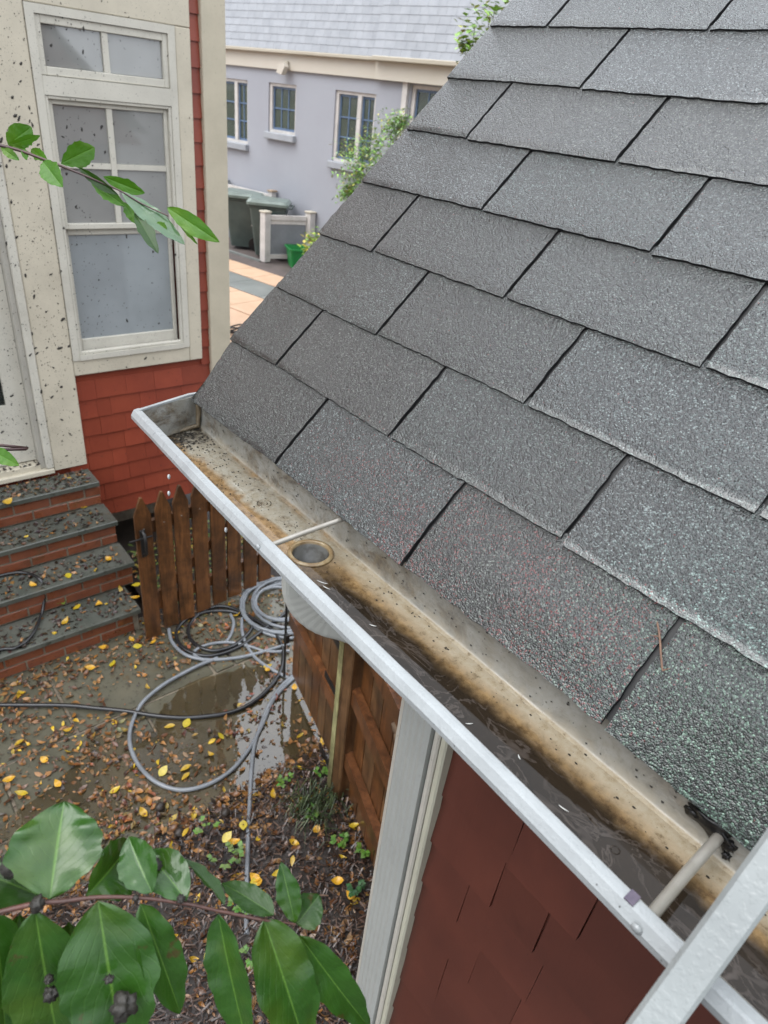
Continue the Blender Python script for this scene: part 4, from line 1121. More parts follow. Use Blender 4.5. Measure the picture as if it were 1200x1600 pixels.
hose('pressure_hose', hz([(712, 425), (712, 500), (740, 590), (800, 675), (900, 745), (1010, 800)]), M['hosegrey'], 'grey hose crossing from the picket gate to the board gate', .010)
# coil: stacked turns beside the board gate
cc = G0(443, 948, .014); pts_ = []
turns = 6
for k in range(turns * 22 + 1):
    a = 2 * pi * k / 22; T_ = k / 22
    rr = [.30, .265, .235, .275, .20, .165, .15][int(T_) if int(T_) < 7 else 6]; nx_ = [.30, .265, .235, .275, .20, .165, .15][min(6, int(T_) + 1)]
    rr = rr + (nx_ - rr) * (T_ % 1)
    sh = Vector((.02 * sin(T_ * 2.1), .03 * cos(T_ * 1.7), 0))
    pts_.append(cc + sh + Vector((rr * cos(a + .6) * 1.1, rr * sin(a + .6), .014 * (T_ // 1 * .5) + .006 * sin(a * .7))))
ob = obj('pressure_hose', MB().tube(pts_, .0108, 9), M['hosegrey']); tag(ob, 'grey hose wound in a round coil under the gutter elbow', 'hose')
# black hose loop on the steps, left edge
P = [Vector(p) for p in (hit(-60, 1035, 2, RISE + .02), hit(0, 1015, 2, RISE + .014), hit(25, 1012, 2, RISE + .014), hit(50, 992, 2, RISE + .016), hit(66, 955, 2, RISE + .03), hit(69, 925, 2, RISE * 2 - .05), hit(62, 905, 2, RISE * 2 + .014), hit(40, 895, 2, RISE * 2 + .016), hit(10, 897, 2, RISE * 2 + .014), hit(-60, 915, 2, RISE * 2 + .012))]
o = obj('garden_hose', MB().tube(smoothpath(P, 7), .009, 8), M['hoseblack']); tag(o, 'thin black hose looped over the lower stone steps', 'hose')

# ================================================================== PUDDLE
pd = [(-1.60, .62), (-1.52, .98), (-1.42, 1.22), (-1.15, 1.30), (-.95, 1.16), (-.74, 1.02), (-.72, .86), (-.80, .70), (-.74, .50), (-.80, .25), (-.90, .05), (-1.02, -.10), (-1.10, -.35), (-1.22, -.45), (-1.36, -.15), (-1.50, .10), (-1.40, .32), (-1.52, .45)]
P2 = smoothpath([(a, b, 0) for a, b in pd + [pd[0]]], 8)[:-1]
cx, cy = -1.12, .5
mb = MB(); ring = []
for i, p in enumerate(P2):
    j = 1 + .10 * noise.noise(Vector((p.x * 9, p.y * 9, 0))) + .05 * noise.noise(Vector((p.x * 30, p.y * 30, 0)))
    ring.append((cx + (p.x - cx) * j, cy + (p.y - cy) * j, .0045))
ar = sum(ring[i][0] * ring[(i + 1) % len(ring)][1] - ring[(i + 1) % len(ring)][0] * ring[i][1] for i in range(len(ring)))
if ar < 0: ring.reverse()
mb.add(ring + [(cx, cy, .0045)], [(i, (i + 1) % len(ring), len(ring)) for i in range(len(ring))])
pu = obj('puddle', mb, M['puddle'], kind='structure', fixn=False)

# ================================================================== LEAF LITTER
def leaf_shape(L_, W_, curl, tw, n=5):
    vs = []; 
    for i in range(n + 1):
        t = i / n; w_ = W_ * (sin(pi * min(1, t * 1.02)) ** .8) * (1.15 - .35 * t) if 0 < i < n else 0.0005
        z = curl * (t - .5) ** 2 * L_ * 2
        vs += [(L_ * (t - .5), -w_, z + abs(w_) * tw), (L_ * (t - .5), 0, z), (L_ * (t - .5), w_, z + abs(w_) * tw)]
    fs = []
    for i in range(n): a = 3 * i; fs += [(a, a + 3, a + 4, a + 1), (a + 1, a + 4, a + 5, a + 2)]
    return vs, fs
BR = [(.50, .22, .05), (.55, .27, .09), (.30, .125, .030), (.24, .10, .03), (.38, .17, .045), (.20, .085, .035), (.30, .16, .07), (.15, .06, .025), (.10, .045, .022), (.36, .21, .09), (.045, .03, .02), (.42, .22, .06)]
YE = [(.85, .55, .03), (.92, .62, .05), (.78, .46, .03)]
rs = random.Random(21)
def put_leaf(mb, x, y, z, L_, col, flat=.35):
    vs, fs = leaf_shape(L_, L_ * rs.uniform(.18, .30), rs.uniform(-.5, .8), rs.uniform(-.2, .7))
    m = Matrix.Translation((x, y, z + L_ * .06)) @ Matrix.Rotation(rs.uniform(0, 2 * pi), 4, 'Z') @ Matrix.Rotation(rs.gauss(0, flat), 4, 'X') @ Matrix.Rotation(rs.gauss(0, flat * .6), 4, 'Y')
    mb.add([m @ Vector(v) for v in vs], fs, 0, col, True)
def leafcol(y=.12):
    if rs.random() < y: c = rs.choice(YE)
    else: c = rs.choice(BR)
    k = rs.uniform(.65, 1.15); return tuple(q * k for q in c)
mb = MB(); c = 0
while c < 4300:
    x = rs.uniform(-2.25, -.74); y = rs.uniform(-1.6, 1.55)
    dens = .45 + .9 * noise.noise(Vector((x * 2.3, y * 2.3, 9))) + .5 * max(0, 1 - abs(x + .95) / .3) + (.35 if y < .2 else -.1)
    if x < -1.9: dens += .1
    if -1.5 < x < -.78 and .35 < y < 1.2: dens -= .28
    if rs.random() > dens: continue
    c += 1; put_leaf(mb, x, y, .004, rs.choice([rs.uniform(.012, .03), rs.uniform(.02, .052)]), leafcol(.05), .3)
for _ in range(42):
    cx_, cy_ = rs.uniform(-2.1, -.8), rs.uniform(-1.3, 1.3)
    if -1.5 < cx_ < -.85 and .4 < cy_ < 1.2 and rs.random() < .6: continue
    for _k in range(rs.randint(10, 42)):
        x = cx_ + rs.gauss(0, .055); y = cy_ + rs.gauss(0, .075)
        if -2.24 < x < -.74: put_leaf(mb, x, y, .006 + rs.random() * .008, rs.uniform(.012, .045), tuple(q * rs.uniform(.5, 1.1) for q in rs.choice(BR)), .35)
for _ in range(1600):
    x = rs.uniform(-2.24, -.76); y = rs.uniform(-1.5, 1.5)
    put_leaf(mb, x, y, .004, rs.uniform(.006, .016), tuple(q * rs.uniform(.4, 1.2) for q in rs.choice([(.04, .03, .02), (.06, .04, .025), (.02, .016, .012)])), .2)
ll = obj('leaf_litter', mb, M['litter'], tint=True, kind='stuff', fixn=False); tag(ll, 'wet brown and orange leaf litter strewn over the patio', 'leaf litter')
mb = MB(); c = 0
while c < 4200:
    x = rs.uniform(-.82, .55); y = rs.uniform(-1.5, 1.4)
    if rs.random() > .42 + .8 * noise.noise(Vector((x * 2.7, y * 2.7, 3))) + .5 * max(0, 1 - abs(x + .8) / .25): continue
    c += 1; put_leaf(mb, x, y, bedz(x, y) + .004, rs.uniform(.015, .055), leafcol(.04), .5)
for _ in range(420):
    x = rs.uniform(-3.0, -2.2); y = rs.uniform(.72, 2.4); put_leaf(mb, x, y, bedz(x, y), rs.uniform(.03, .06), leafcol(.12), .4)
ll = obj('leaf_litter', mb, M['litter'], tint=True, kind='stuff', fixn=False); tag(ll, 'brown fallen leaves lying over the dark mulch bed', 'leaf litter')
# mulch chips
mb = MB()
for _ in range(22000):
    x = rs.uniform(-.84, .60); y = rs.uniform(-1.5, 1.5); z = bedz(x, y) + rs.uniform(.004, .020) if x > -.76 else .004
    L_ = rs.uniform(.012, .045); w_ = rs.uniform(.0012, .0042); a = rs.uniform(0, 2 * pi); tl = rs.gauss(0, .35)
    d_ = Vector((cos(a) * L_, sin(a) * L_, tl * L_)); s_ = Vector((-sin(a) * w_, cos(a) * w_, 0)); c_ = Vector((x, y, z))
    k = rs.uniform(.4, 1.5); col = rs.choice([(.06, .036, .026), (.035, .022, .016), (.13, .072, .05), (.03, .02, .018), (.22, .14, .10), (.09, .05, .035)]); col = tuple(q * k for q in col)
    mb.add([c_ - d_ / 2 - s_, c_ + d_ / 2 - s_ * .6, c_ + d_ / 2 + s_ * .6, c_ - d_ / 2 + s_ + Vector((0, 0, .001))], [(0, 1, 2, 3)], 0, col)
ll = obj('mulch_chips', mb, M['litter'], tint=True, kind='stuff', fixn=False); tag(ll, 'dark shredded bark mulch covering the bed below the gutter', 'mulch')
# litter on the steps
mb = MB()
for i in range(4):
    zt = RISE * (i + 1); x0 = fr_x[i + 1] - .0 if i < 3 else HX + .04; x1 = fr_x[i] - .015
    for _ in range([340, 320, 380, 560][i]):
        x = rs.uniform(x0, x1); y = rs.uniform(-.7, YR - .06)
        dk = rs.random() < .72; col = tuple(q * rs.uniform(.6, 1.2) for q in rs.choice([(.03, .022, .016), (.05, .03, .02), (.02, .016, .013), (.09, .05, .028)])) if dk else leafcol(.05)
        put_leaf(mb, x, y, zt + .001, rs.uniform(.014, .038) if dk else rs.uniform(.02, .042), col, .35)
# sill and threshold debris
for _ in range(90):
    put_leaf(mb, HX + rs.uniform(-.05, .02), rs.uniform(-.2, .38), .792, rs.uniform(.01, .03), tuple(q * rs.uniform(.5, 1.1) for q in (.04, .028, .02)), .5)
for _ in range(22):
    yy = rs.choice([rs.uniform(.71, .80), rs.uniform(.71, .80), rs.uniform(.8, 1.32)])
    put_leaf(mb, HX + rs.uniform(-.018, .020), yy, 1.463, rs.uniform(.008, .026), tuple(q * rs.uniform(.5, 1.1) for q in rs.choice([(.10, .04, .02), (.04, .028, .02), (.2, .12, .06)])), .5)
ll = obj('leaf_litter', mb, M['litter'], tint=True, kind='stuff', fixn=False); tag(ll, 'dark rotten leaf scraps scattered on the stone steps and door threshold', 'leaf litter')

# single yellow leaves one can pick out
lmesh = []
for k in range(6):
    vs, fs = leaf_shape(1, rs.uniform(.22, .36), rs.uniform(-.3, .6), rs.uniform(.0, .6), 6); m_ = MB(); col = rs.choice(YE); m_.add(vs, fs, 0, tuple(q * rs.uniform(.85, 1.15) for q in col), True)
    me = m_.mesh('fallen_leaf', tint=True); me.materials.append(M['litter']); lmesh.append(me)
def yl(px_, py_, z, L_, where, group, n=[0]):
    p = hit(px_, py_, 2, z); me = lmesh[n[0] % 6]; n[0] += 1
    o = bpy.data.objects.new('fallen_leaf', me); COL.objects.link(o); o.location = (p.x, p.y, z + L_ * .05)
    o.scale = (L_, L_, L_); o.rotation_euler = (rs.gauss(0, .2), rs.gauss(0, .2), rs.uniform(0, 6.28))
    tag(o, where, 'leaf', group)
for a, b in ((180, 895), (212, 899), (187, 922), (195, 925)): pass
for a, b in ((188, 921), (213, 914), (211, 936), (155, 945), (120, 950), (102, 972)):
    yl(a, b, RISE + .004, .062, 'yellow fallen leaf on the lowest bluestone step', 'yellow leaves on the lowest step')
for a, b in ((150, 890), (107, 900), (170, 875), (52, 915)):
    yl(a, b, RISE * 2 + .004, .055, 'yellow orange fallen leaf on the second bluestone step', 'yellow leaves on the second step')
yl(130, 793, RISE * 3 + .004, .05, 'yellow leaf on the third bluestone step from the bottom', None)
yl(10, 787, RISE * 4 + .004, .085, 'large yellow leaf on the top step at the left edge of the photo', None)
yl(108, 747, RISE * 4 + .03, .04, 'small orange leaf at the top step corner beside the red siding', None)
for a, b in ((176, 1037), (205, 1000), (160, 1012), (60, 1020), (105, 1142), (265, 1135), (292, 1130), (15, 1220), (70, 1188), (33, 1240), (330, 1180), (290, 1200), (255, 1205), (418, 1048), (460, 1075), (378, 940), (371, 962), (350, 885), (215, 1010), (240, 1005), (90, 1225), (180, 1235), (225, 1272), (290, 1213), (345, 1150), (140, 1045), (275, 990), (418, 1042), (230, 1075), (30, 1160)):
    wh = ('by the picket gate and hose coils' if b < 1000 else 'just below the lowest step' if b < 1060 and a < 260 else 'beside the puddle under the elbow' if a > 340 else 'inside the wide grey hose loop' if a > 205 and b < 1215 else 'left of the grey hose loop' if a < 205 else 'just below the grey hose loop')
    yl(a, b, .012, rs.uniform(.045, .065), 'yellow fallen leaf on the patio ' + wh, 'yellow patio leaves ' + wh)
for a, b in ((355, 1308), (365, 1318), (404, 1378), (433, 1365), (460, 1317), (457, 1345), (396, 1381), (527, 1378), (494, 1297), (325, 1500), (405, 1485), (418, 1535), (434, 1590), (340, 1455), (398, 1372), (470, 1250), (426, 1242), (290, 1300), (380, 1290), (416, 1420), (548, 1400), (553, 1290), (300, 1500), (350, 1555)):
    wh = ('left of the straight grey hose' if a < 392 else 'low down between the foreground leaves' if b > 1425 else 'just right of the straight grey hose' if a < 440 else 'near the fence post and downspout')
    yl(a, b, .035, rs.uniform(.045, .06), 'yellow fallen leaf on the mulch ' + wh, 'yellow mulch leaves ' + wh)

# black walnuts
for (x_, y_), lab in (((-.755, .186), 'round dark walnut half way along the mulch edge'), ((-.926, .17), 'round dark walnut furthest left in the puddle edge'), ((-.726, .402), 'round dark walnut nearest the straight grey hose')):
    o = obj('walnut', blob((x_, y_, .026), .023, .023, .021, x_ * 9, lump=.12), simple('dark_walnut_husk', (.03, .022, .016), (.05, .035, .025), .45, 40, .6, 60)); tag(o, lab, 'walnut')

# weeds
def tuftleaf(mb, c, az, el, L_, W_, col):
    d_ = Vector((cos(az) * cos(el), sin(az) * cos(el), sin(el))); s_ = Vector((-sin(az), cos(az), 0)) * W_; dn = Vector((0, 0, -L_ * .3))
    mb.add([c, c + d_ * L_ * .45 - s_, c + d_ * L_ + dn * .6, c + d_ * L_ * .45 + s_], [(0, 1, 2, 3)], 0, col, True)
def weed(px_, py_, size, n, label, tall=.05, green=((.10, .26, .03), (.16, .36, .05))):
    b = hit(px_, py_, 2, .02); mb = MB(); st = MB()
    for k in range(n):
        az = rs.uniform(0, 6.28); rr = size * rs.uniform(.2, 1); top = b + Vector((cos(az) * rr * .6, sin(az) * rr * .6, tall * rs.uniform(.4, 1)))
        st.tube([b, (b + top) / 2 + Vector((0, 0, tall * .2)), top], [.0018, .0014, .001], 5)
        for j in range(3):
            a2 = az + rs.uniform(-1.4, 1.4); cg = [u + (v - u) * rs.random() for u, v in zip(*green)]
            tuftleaf(mb, top, a2, rs.uniform(-.1, .5), rs.uniform(.018, .034), rs.uniform(.007, .013), tuple(cg))
    t_ = thing('weed', label, 'weed', b)
    obj('stems', st, M['foliage'], t_, tint=True); 
    obj('leaves', mb, M['foliage'], t_, tint=True, fixn=False, kind='stuff')
weed(446, 1228, .05, 6, 'light green weed at the foot of the fence post on the patio edge')
weed(487, 1276, .05, 6, 'light green three leaved weed in the mulch right of the grey hose')
weed(532, 1317, .06, 7, 'small green weed growing in front of the fence boards')
weed(566, 1333, .05, 6, 'green weed nearest the white downspout')
weed(553, 1393, .06, 9, 'blue green lacy weed left of the white downspout', .05, ((.05, .16, .06), (.08, .22, .09)))
weed(325, 1305, .07, 7, 'pale green seedling beside the walnut', .09, ((.16, .32, .05), (.25, .42, .08)))
weed(350, 1345, .12, 12, 'tangled pale green weed behind the foreground leaves', .09, ((.13, .26, .05), (.22, .36, .08)))
weed(380, 1415, .10, 10, 'green seedlings seen under the branch tip', .05)
weed(500, 1210, .05, 5, 'small weed touching the pale edged fence post')
weed(395, 1500, .07, 6, 'small weed between two hanging leaves low in the photo', .05)
b = hit(97, 942, 2, RISE + .003); mb = MB()
for k in range(7): tuftleaf(mb, b + Vector((0, 0, .02)), k * .9, rs.uniform(.1, .7), .05, .018, (.30, .46, .06))
t_ = thing('sprig', 'yellow green leafy sprig on the lowest stone step', 'sprig', b); obj('leaves', mb, M['foliage'], t_, tint=True, fixn=False, kind='stuff')
obj('stem', MB().tube([b, b + Vector((0, 0, .022))], .003, 6), M['foliage'], t_, tint=True)
# grass clump at the post
b = hit(495, 1262, 2, .02); mb = MB()
for k in range(150):
    az = rs.uniform(0, 6.28); o_ = Vector((rs.gauss(0, .05), rs.gauss(0, .05), 0)); L_ = rs.uniform(.07, .16); h = rs.uniform(.03, .09)
    c = b + o_; e = c + Vector((cos(az) * L_, sin(az) * L_, h * .3)); m_ = (c + e) / 2 + Vector((0, 0, h)); s_ = Vector((-sin(az), cos(az), 0)) * .0022
    mb.add([c - s_, c + s_, m_ + s_, m_ - s_, e], [(0, 1, 2, 3), (3, 2, 4)], 0, (.04, .075, .025) if rs.random() < .7 else (.10, .15, .05))
gc = obj('grass_clump', mb, M['foliage'], tint=True, kind='stuff', fixn=False); tag(gc, 'dark green grass clump in front of the pale edged fence post', 'grass')
# growth behind the picket gate
mb = MB()
for k in range(520):
    x = rs.uniform(-2.95, -2.22); y = rs.uniform(.72, 1.75); cg = rs.choice([(.10, .17, .03), (.16, .22, .05), (.06, .10, .02), (.35, .26, .03)])
    tuftleaf(mb, Vector((x, y, rs.uniform(.01, .16))), rs.uniform(0, 6.28), rs.uniform(-.2, .8), rs.uniform(.03, .06), .012, cg)
gc = obj('ground_cover', mb, M['foliage'], tint=True, kind='stuff', fixn=False); tag(gc, 'yellow green ground cover growing between the picket gate and the red house', 'ground cover')

# ================================================================== FOREGROUND TREE
tree = thing('tree', 'young tree at the left with leafy twigs reaching across the photo', 'tree', (-.05, -1.35, 0))
tk = smoothpath([(-.05, -1.35, -.1), (-.03, -1.33, .8), (-.06, -1.36, 1.7), (-.02, -1.32, 2.4), (-.05, -1.30, 3.4), (-.08, -1.3, 4.2)], 5)
obj('trunk', MB().tube(tk, [.035 - .026 * i / len(tk) for i in range(len(tk))], 10), M['trunk'], tree)
VD = f
def leafobj(parent, base, tip, width, mat, roll=0, curl=.15, fold=.25, wav=.3, jag=.05, seed=0, sh=.42, n=26):
    base = Vector(base); tip = Vector(tip); ax = tip - base; L_ = ax.length; t = ax.normalized()
    view = ((base + tip) / 2 - CP).normalized(); s_ = t.cross(view).normalized(); up = s_.cross(t).normalized()
    if up.dot(view) > 0: up = -up
    rm = Matrix.Rotation(roll, 3, t); s_ = rm @ s_; up = rm @ up
    def prof(u):
        if u <= 0 or u >= 1: return .001
        a = sh
        k = math.sin(pi * (u ** (math.log(.5) / math.log(a)))) ** .75
        return max(.001, k)
    def q(u, v):
        w = (v - .5) * 2; ww = width / 2 * prof(u) * (1 + jag * noise.noise(Vector((u * 9, 3 + (w > 0) * 7, seed))))
        lat = w * ww; z = -curl * L_ * (u - .0) ** 2 + fold * abs(lat) + wav * width * .12 * abs(w) * noise.noise(Vector((u * 5, w * 1.5, seed + 5)))
        z += .03 * width * sin(u * 60 * .5) * abs(w) * .6
        return base + t * (L_ * u) + s_ * lat + up * (z + curl * L_ * 0)
    mb = MB().grid(q, n, 12, 0, True, uv=True)
    o = obj('leaf', mb, mat, parent, fixn=False); return o
D0 = .50
def sp(x, y): return at(x, y, D0 + .00012 * x)
st_px = [(-40, 1437), (0, 1425), (55, 1412), (100, 1408), (150, 1402), (220, 1403), (290, 1412), (350, 1425), (408, 1437)]
stem = [sp(*p) for p in st_px]; a0 = Vector((-.03, -1.32, 2.38)); stem = [a0.lerp(stem[0], k / 14) + Vector((0, 0, .03 * sin(pi * k / 14))) for k in range(14)] + stem
sm = smoothpath(stem, 5)
br1 = obj('branch', MB().tube(sm, [max(.0013, .0042 - .0032 * i / len(sm)) for i in range(len(sm))], 8), M['bark'], tree)
PX = 1 / FPX * D0
def bl(bx_, by_, tx, ty, w, mat='leaf', dt=0, roll=0, curl=.1, fold=.25, db=0, sh=.42, wav=.75, jag=.16, seed=None):
    B_ = at(bx_, by_, D0 + .00012 * bx_ + db); T_ = at(tx, ty, D0 + .00012 * tx + dt)
    return leafobj(br1, B_, T_, w * PX * 1.05, M[mat], roll, curl + .06, fold + .08, wav, jag, seed if seed is not None else bx_ * .37, sh)
bl(108, 1440, 128, 1640, 80, 'leafd', .05, .3, db=.04)
bl(30, 1430, -40, 1640, 90, 'leaf', .04, -.2, db=.03)
l13 = bl(55, 1422, 92, 1680, 120, 'leaf', .02, .25, .05, .12, sh=.45)
bl(78, 1405, 98, 1250, 140, 'leaf', .03, -.15, .05, .15, sh=.5, wav=.9)
bl(134, 1400, 216, 1318, 92, 'leaf', .04, .5, .15, .45, sh=.5, wav=.6)
bl(238, 1395, 196, 1308, 62, 'leaf', .02, -.3, .1, .3, sh=.5)
bl(292, 1408, 228, 1322, 66, 'leaf', .03, .2, .1, .3, sh=.5)
bl(350, 1414, 292, 1330, 30, 'leafd', .03, .9, .1, .5)
bl(428, 1430, 345, 1372, 42, 'leafd', .03, .3, .1, .3)
bl(461, 1442, 440, 1352, 40, 'leaf', .01, 0, .05, .2, sh=.5, db=.01); 
bl(463, 1444, 500, 1398, 60, 'leafd', .02, .2, .05, .2, db=.012)
bl(412, 1436, 492, 1670, 96, 'leaf', .0, -.15, .03, .18, sh=.4)
bl(468, 1462, 585, 1625, 66, 'leaf', .02, .2, .05, .25, db=.01)
bl(341, 1428, 384, 1660, 66, 'leaf', .0, .45, .02, .3, sh=.42)
bl(220, 1412, 290, 1598, 66, 'leaf', .01, -.1, .05, .25, sh=.42)
l12 = bl(153, 1407, 196, 1690, 138, 'leaf', -.01, .1, .03, .12, sh=.42)
bl(62, 1400, -40, 1352, 88, 'leafd', .03, .4, .1, .2, db=.02)
bl(-10, 1430, 20, 1640, 80, 'leaf', .03, -.3, .05, .2, db=.01)
obj('petiole', MB().tube([sp(408, 1437), at(461, 1444, D0 + .06)], [.0012, .0008], 6), M['bark'], br1)
for (x_, y_, r_, dd) in ((192, 1572, .0085, -.012), (22, 1350, .0095, .02), (243, 1352, .0045, .02), (80, 1553, .005, .0), (76, 1530, .003, .0), (170, 1530, .003, -.01), (58, 1413, .005, -.006), (283, 1404, .003, -.004), (212, 1403, .0022, -.004)):
    o = obj('mud_clump', blob(at(x_, y_, D0 + .00012 * x_ + dd), r_, r_, r_ * .9, x_, lump=.75), M['mud'], br1)
# upper twig
U = .80
def up_(x, y, dz=0): return at(x * .3167, 160 + y * .3167, U + dz)
st2 = [up_(-260, 160), up_(-60, 198), up_(0, 212), up_(100, 238), up_(240, 290), up_(380, 345), up_(500, 395), up_(600, 440), up_(700, 500), up_(830, 560)]
a1 = Vector((-.05, -1.30, 3.1)); st2 = [a1.lerp(st2[0], k / 12) + Vector((0, 0, .05 * sin(pi * k / 12))) for k in range(12)] + st2
sm = smoothpath(st2, 5); br2 = obj('branch', MB().tube(sm, [max(.0008, .0046 - .0040 * i / len(sm)) for i in range(len(sm))], 8), M['twigdark'], tree)
def ul(bx_, by_, tx, ty, w, mat='leafb', roll=0, curl=.08, fold=.25, dt=0, sh=.5, db=0, jag=.25):
    return leafobj(br2, up_(bx_, by_, db), up_(tx, ty, dt), w * .3167 / FPX * U * 1.08, M[mat], roll, curl, fold, .4, jag, bx_ * .1, sh, 22)
ul(45, 212, 198, 168, 40, roll=.3, sh=.5, fold=.1); ul(40, 210, 160, 120, 105, roll=.1, sh=.45, fold=.15, dt=.01)
ul(300, 302, 470, 222, 105, roll=.1, sh=.55, fold=.12, dt=.01)
ul(212, 292, 300, 410, 92, roll=.2, sh=.45, dt=-.01)
ul(5, 222, 90, 282, 40); ul(62, 212, 130, 240, 28, roll=.3); ul(115, 226, 130, 282, 30); ul(236, 288, 138, 222, 50, dt=.02)
ul(388, 320, 572, 458, 50, 'leafd', .5, fold=.5); ul(450, 392, 612, 508, 58, dt=.01, db=.01)
ul(508, 366, 706, 448, 66, roll=.2, sh=.55, dt=.02, db=.02); ul(610, 492, 668, 596, 44, dt=.02, db=.02)
ul(664, 545, 778, 728, 64, 'leafd', roll=-.3, dt=-.02); ul(776, 590, 822, 628, 34, 'leafb')
ul(598, 438, 912, 692, 96, 'leafwet', roll=-.55, fold=.06, curl=.03, dt=.0, jag=.15)
ul(874, 570, 966, 702, 26, 'leafb', roll=.7); ul(825, 518, 1070, 684, 84, 'leafb', roll=.1, sh=.5, dt=-.01, jag=.12)
tw = [Vector(a1) + Vector((0, 0, -.4)), at(-80, 690, .8), at(-15, 703, .8)]
br3 = obj('branch', MB().tube(smoothpath(tw, 6), .0018, 6), M['twigdark'], tree)
leafobj(br3, at(-18, 702, .8), at(29, 727, .8), 24 / FPX * .8, M['leafb'], 0, .05, .2, .3, .1, 3)

# ================================================================== GREY HOUSE beyond
W0 = Vector((-10.9, 7.75, 0)); UD = Vector((.985, .173, 0)); ND = Vector((.173, -.985, 0))
def GX(v): return W0 + UD * v[0] + ND * v[1] + Vector((0, 0, v[2]))       # (along the wall, out from it, up)
def gbox(name, u0, u1, n0, n1, z0, z1, mat, par, bev=0, **k):
    return obj(name, MB().box((u0, n0, z0), (u1, n1, z1), xf=GX, bev=bev), mat, par, **k)
gh = thing('grey_house', 'pale lavender grey stucco house with white band, blue sashes and shake upper storey', 'house', GX((0, -3, 0)))
wins = [('a', -2.77, -2.05, 1.90, 3.02, 1), ('b', -1.42, -.64, 2.20, 3.03, 0), ('c', .38, 1.36, 1.90, 3.03, 1), ('d', 2.12, 3.3, 1.85, 3.22, 1)]
wins[0] = ('a', -3.5, -2.05, 1.90, 3.02, 1)
mb = MB(); u = -9.0
for (_, a, b, c, e, m_) in wins:
    mb.box((u, -6, -.1), (a, 0, 3.25), xf=GX); mb.box((a, -6, -.1), (b, 0, c), xf=GX)
    if e < 3.25: mb.box((a, -6, e), (b, 0, 3.25), xf=GX)
    mb.box((a, -6, c), (b, -.35, e), xf=GX); u = b
mb.box((u, -6, -.1), (9, 0, 3.25), xf=GX)
obj('wall', mb, M['stucco'], gh)
gbox('wall_bay', 1.42, 1.96, 0, .03, -.1, 3.24, M['stucco'], gh)
gbox('band', -9, 1.40, 0, .05, 3.25, 3.50, M['bandwhite'], gh); gbox('band', 1.402, 9, 0, .12, 3.245, 3.50, M['bandwhite'], gh)
gbox('cornice', -9, 1.40, -.02, .14, 3.502, 3.56, M['eavecream'], gh, .01); gbox('cornice', 1.402, 9, -.02, .24, 3.502, 3.57, M['eavecream'], gh, .01)
for (nm, a, b, c, e, ml) in wins:
    w_ = obj('window', MB().box((a, -.12, c), (a + .07, -.03, e), xf=GX).box((b - .05, -.12, c), (b, -.03, e), xf=GX).box((a + .07, -.12, e - .05), (b - .05, -.03, e), xf=GX).box((a + .07, -.12, c), (b - .05, -.03, c + .05), xf=GX), M['winwhite'], gh)
    xs = [(a + .07, b - .05)]
    if ml:
        mid = {'a': -2.45, 'c': .96, 'd': 2.75}[nm]; gbox('mullion', mid - .045, mid + .045, -.118, -.028, c + .05, e - .05, M['winwhite'], w_); xs = [(a + .07, mid - .045), (mid + .045, b - .05)]
    for (p, q) in xs:
        fb = MB(); z0, z1 = c + .05, e - .05
        fb.box((p, -.10, z0), (p + .035, -.065, z1), xf=GX).box((q - .035, -.10, z0), (q, -.065, z1), xf=GX).box((p + .035, -.10, z1 - .035), (q - .035, -.065, z1), xf=GX).box((p + .035, -.10, z0), (q - .035, -.065, z0 + .04), xf=GX)
        sa = obj('sash', fb, M['winblue'], w_)
        nc = 3 if nm in 'b' else 2; nr_ = 2 if nm == 'b' else 3
        pu0, pu1 = p + .035, q - .035; pz0, pz1 = z0 + .04, z1 - .035
        bars = MB()
        for k in range(1, nc): xx = pu0 + (pu1 - pu0) * k / nc; bars.box((xx - .011, -.094, pz0), (xx + .011, -.07, pz1), xf=GX)
        for k in range(1, nr_): zz = pz0 + (pz1 - pz0) * k / nr_; bars.box((pu0, -.092, zz - .012), (pu1, -.067, zz + .012), xf=GX)
        obj('muntins', bars, M['winblue'], w_)
        gbox('pane', pu0, pu1, -.086, -.082, pz0, pz1, M['panefar'], w_)
        gbox('curtain', pu0 - .02, pu0 + (pu1 - pu0) * .38, -.24, -.23, pz0, pz1 + .03, M['brownroof'] if nm == 'd' else M['curtain'], w_)
        if nm == 'd': gbox('curtain', pu0 + (pu1 - pu0) * .385, pu1 + .03, -.25, -.24, pz0, pz1 + .03, M['brownroof'], w_)
    gbox('sill', a - .04, b + .03, -.03, .09, c - .12, c - .002, M['grayshake'], w_, .01)
    gbox('interior', a + .02, b - .02, -.34, -.33, c + .02, e - .02, M['darkroom'], w_)
gbox('trim_board', 1.975, 2.075, 0.002, .06, 1.7, 3.243, M['winwhite'], gh)
# sloping shake storey
def shk(u0, w, row, base_n, name='shake'):
    z0 = 3.562 + row * .1165; n0 = base_n - row * .028 - .008
    v = [(u0, n0 - .03, z0), (u0 + w, n0 - .03, z0), (u0 + w, n0, z0), (u0, n0, z0), (u0, n0 - .048, z0 + .118), (u0 + w, n0 - .048, z0 + .118), (u0 + w, n0 - .034, z0 + .118), (u0, n0 - .034, z0 + .118)]
    return obj(name, MB().add([GX(q) for q in v], [(0, 1, 2, 3), (7, 6, 5, 4), (3, 2, 6, 7), (0, 4, 5, 1), (0, 3, 7, 4), (1, 5, 6, 2)]), M['grayshake'], up_st, fixn=True)
mb = MB().prism([(-6, 3.57), (.10, 3.57), (-.32, 5.6), (-6, 5.6)], 0, -9, 1.40, xf=GX)
mb.prism([(-6, 3.575), (.20, 3.575), (-.24, 5.6), (-6, 5.6)], 0, 1.401, 9, xf=GX)
up_st = obj('upper_storey', mb, M['grayshake'], gh)
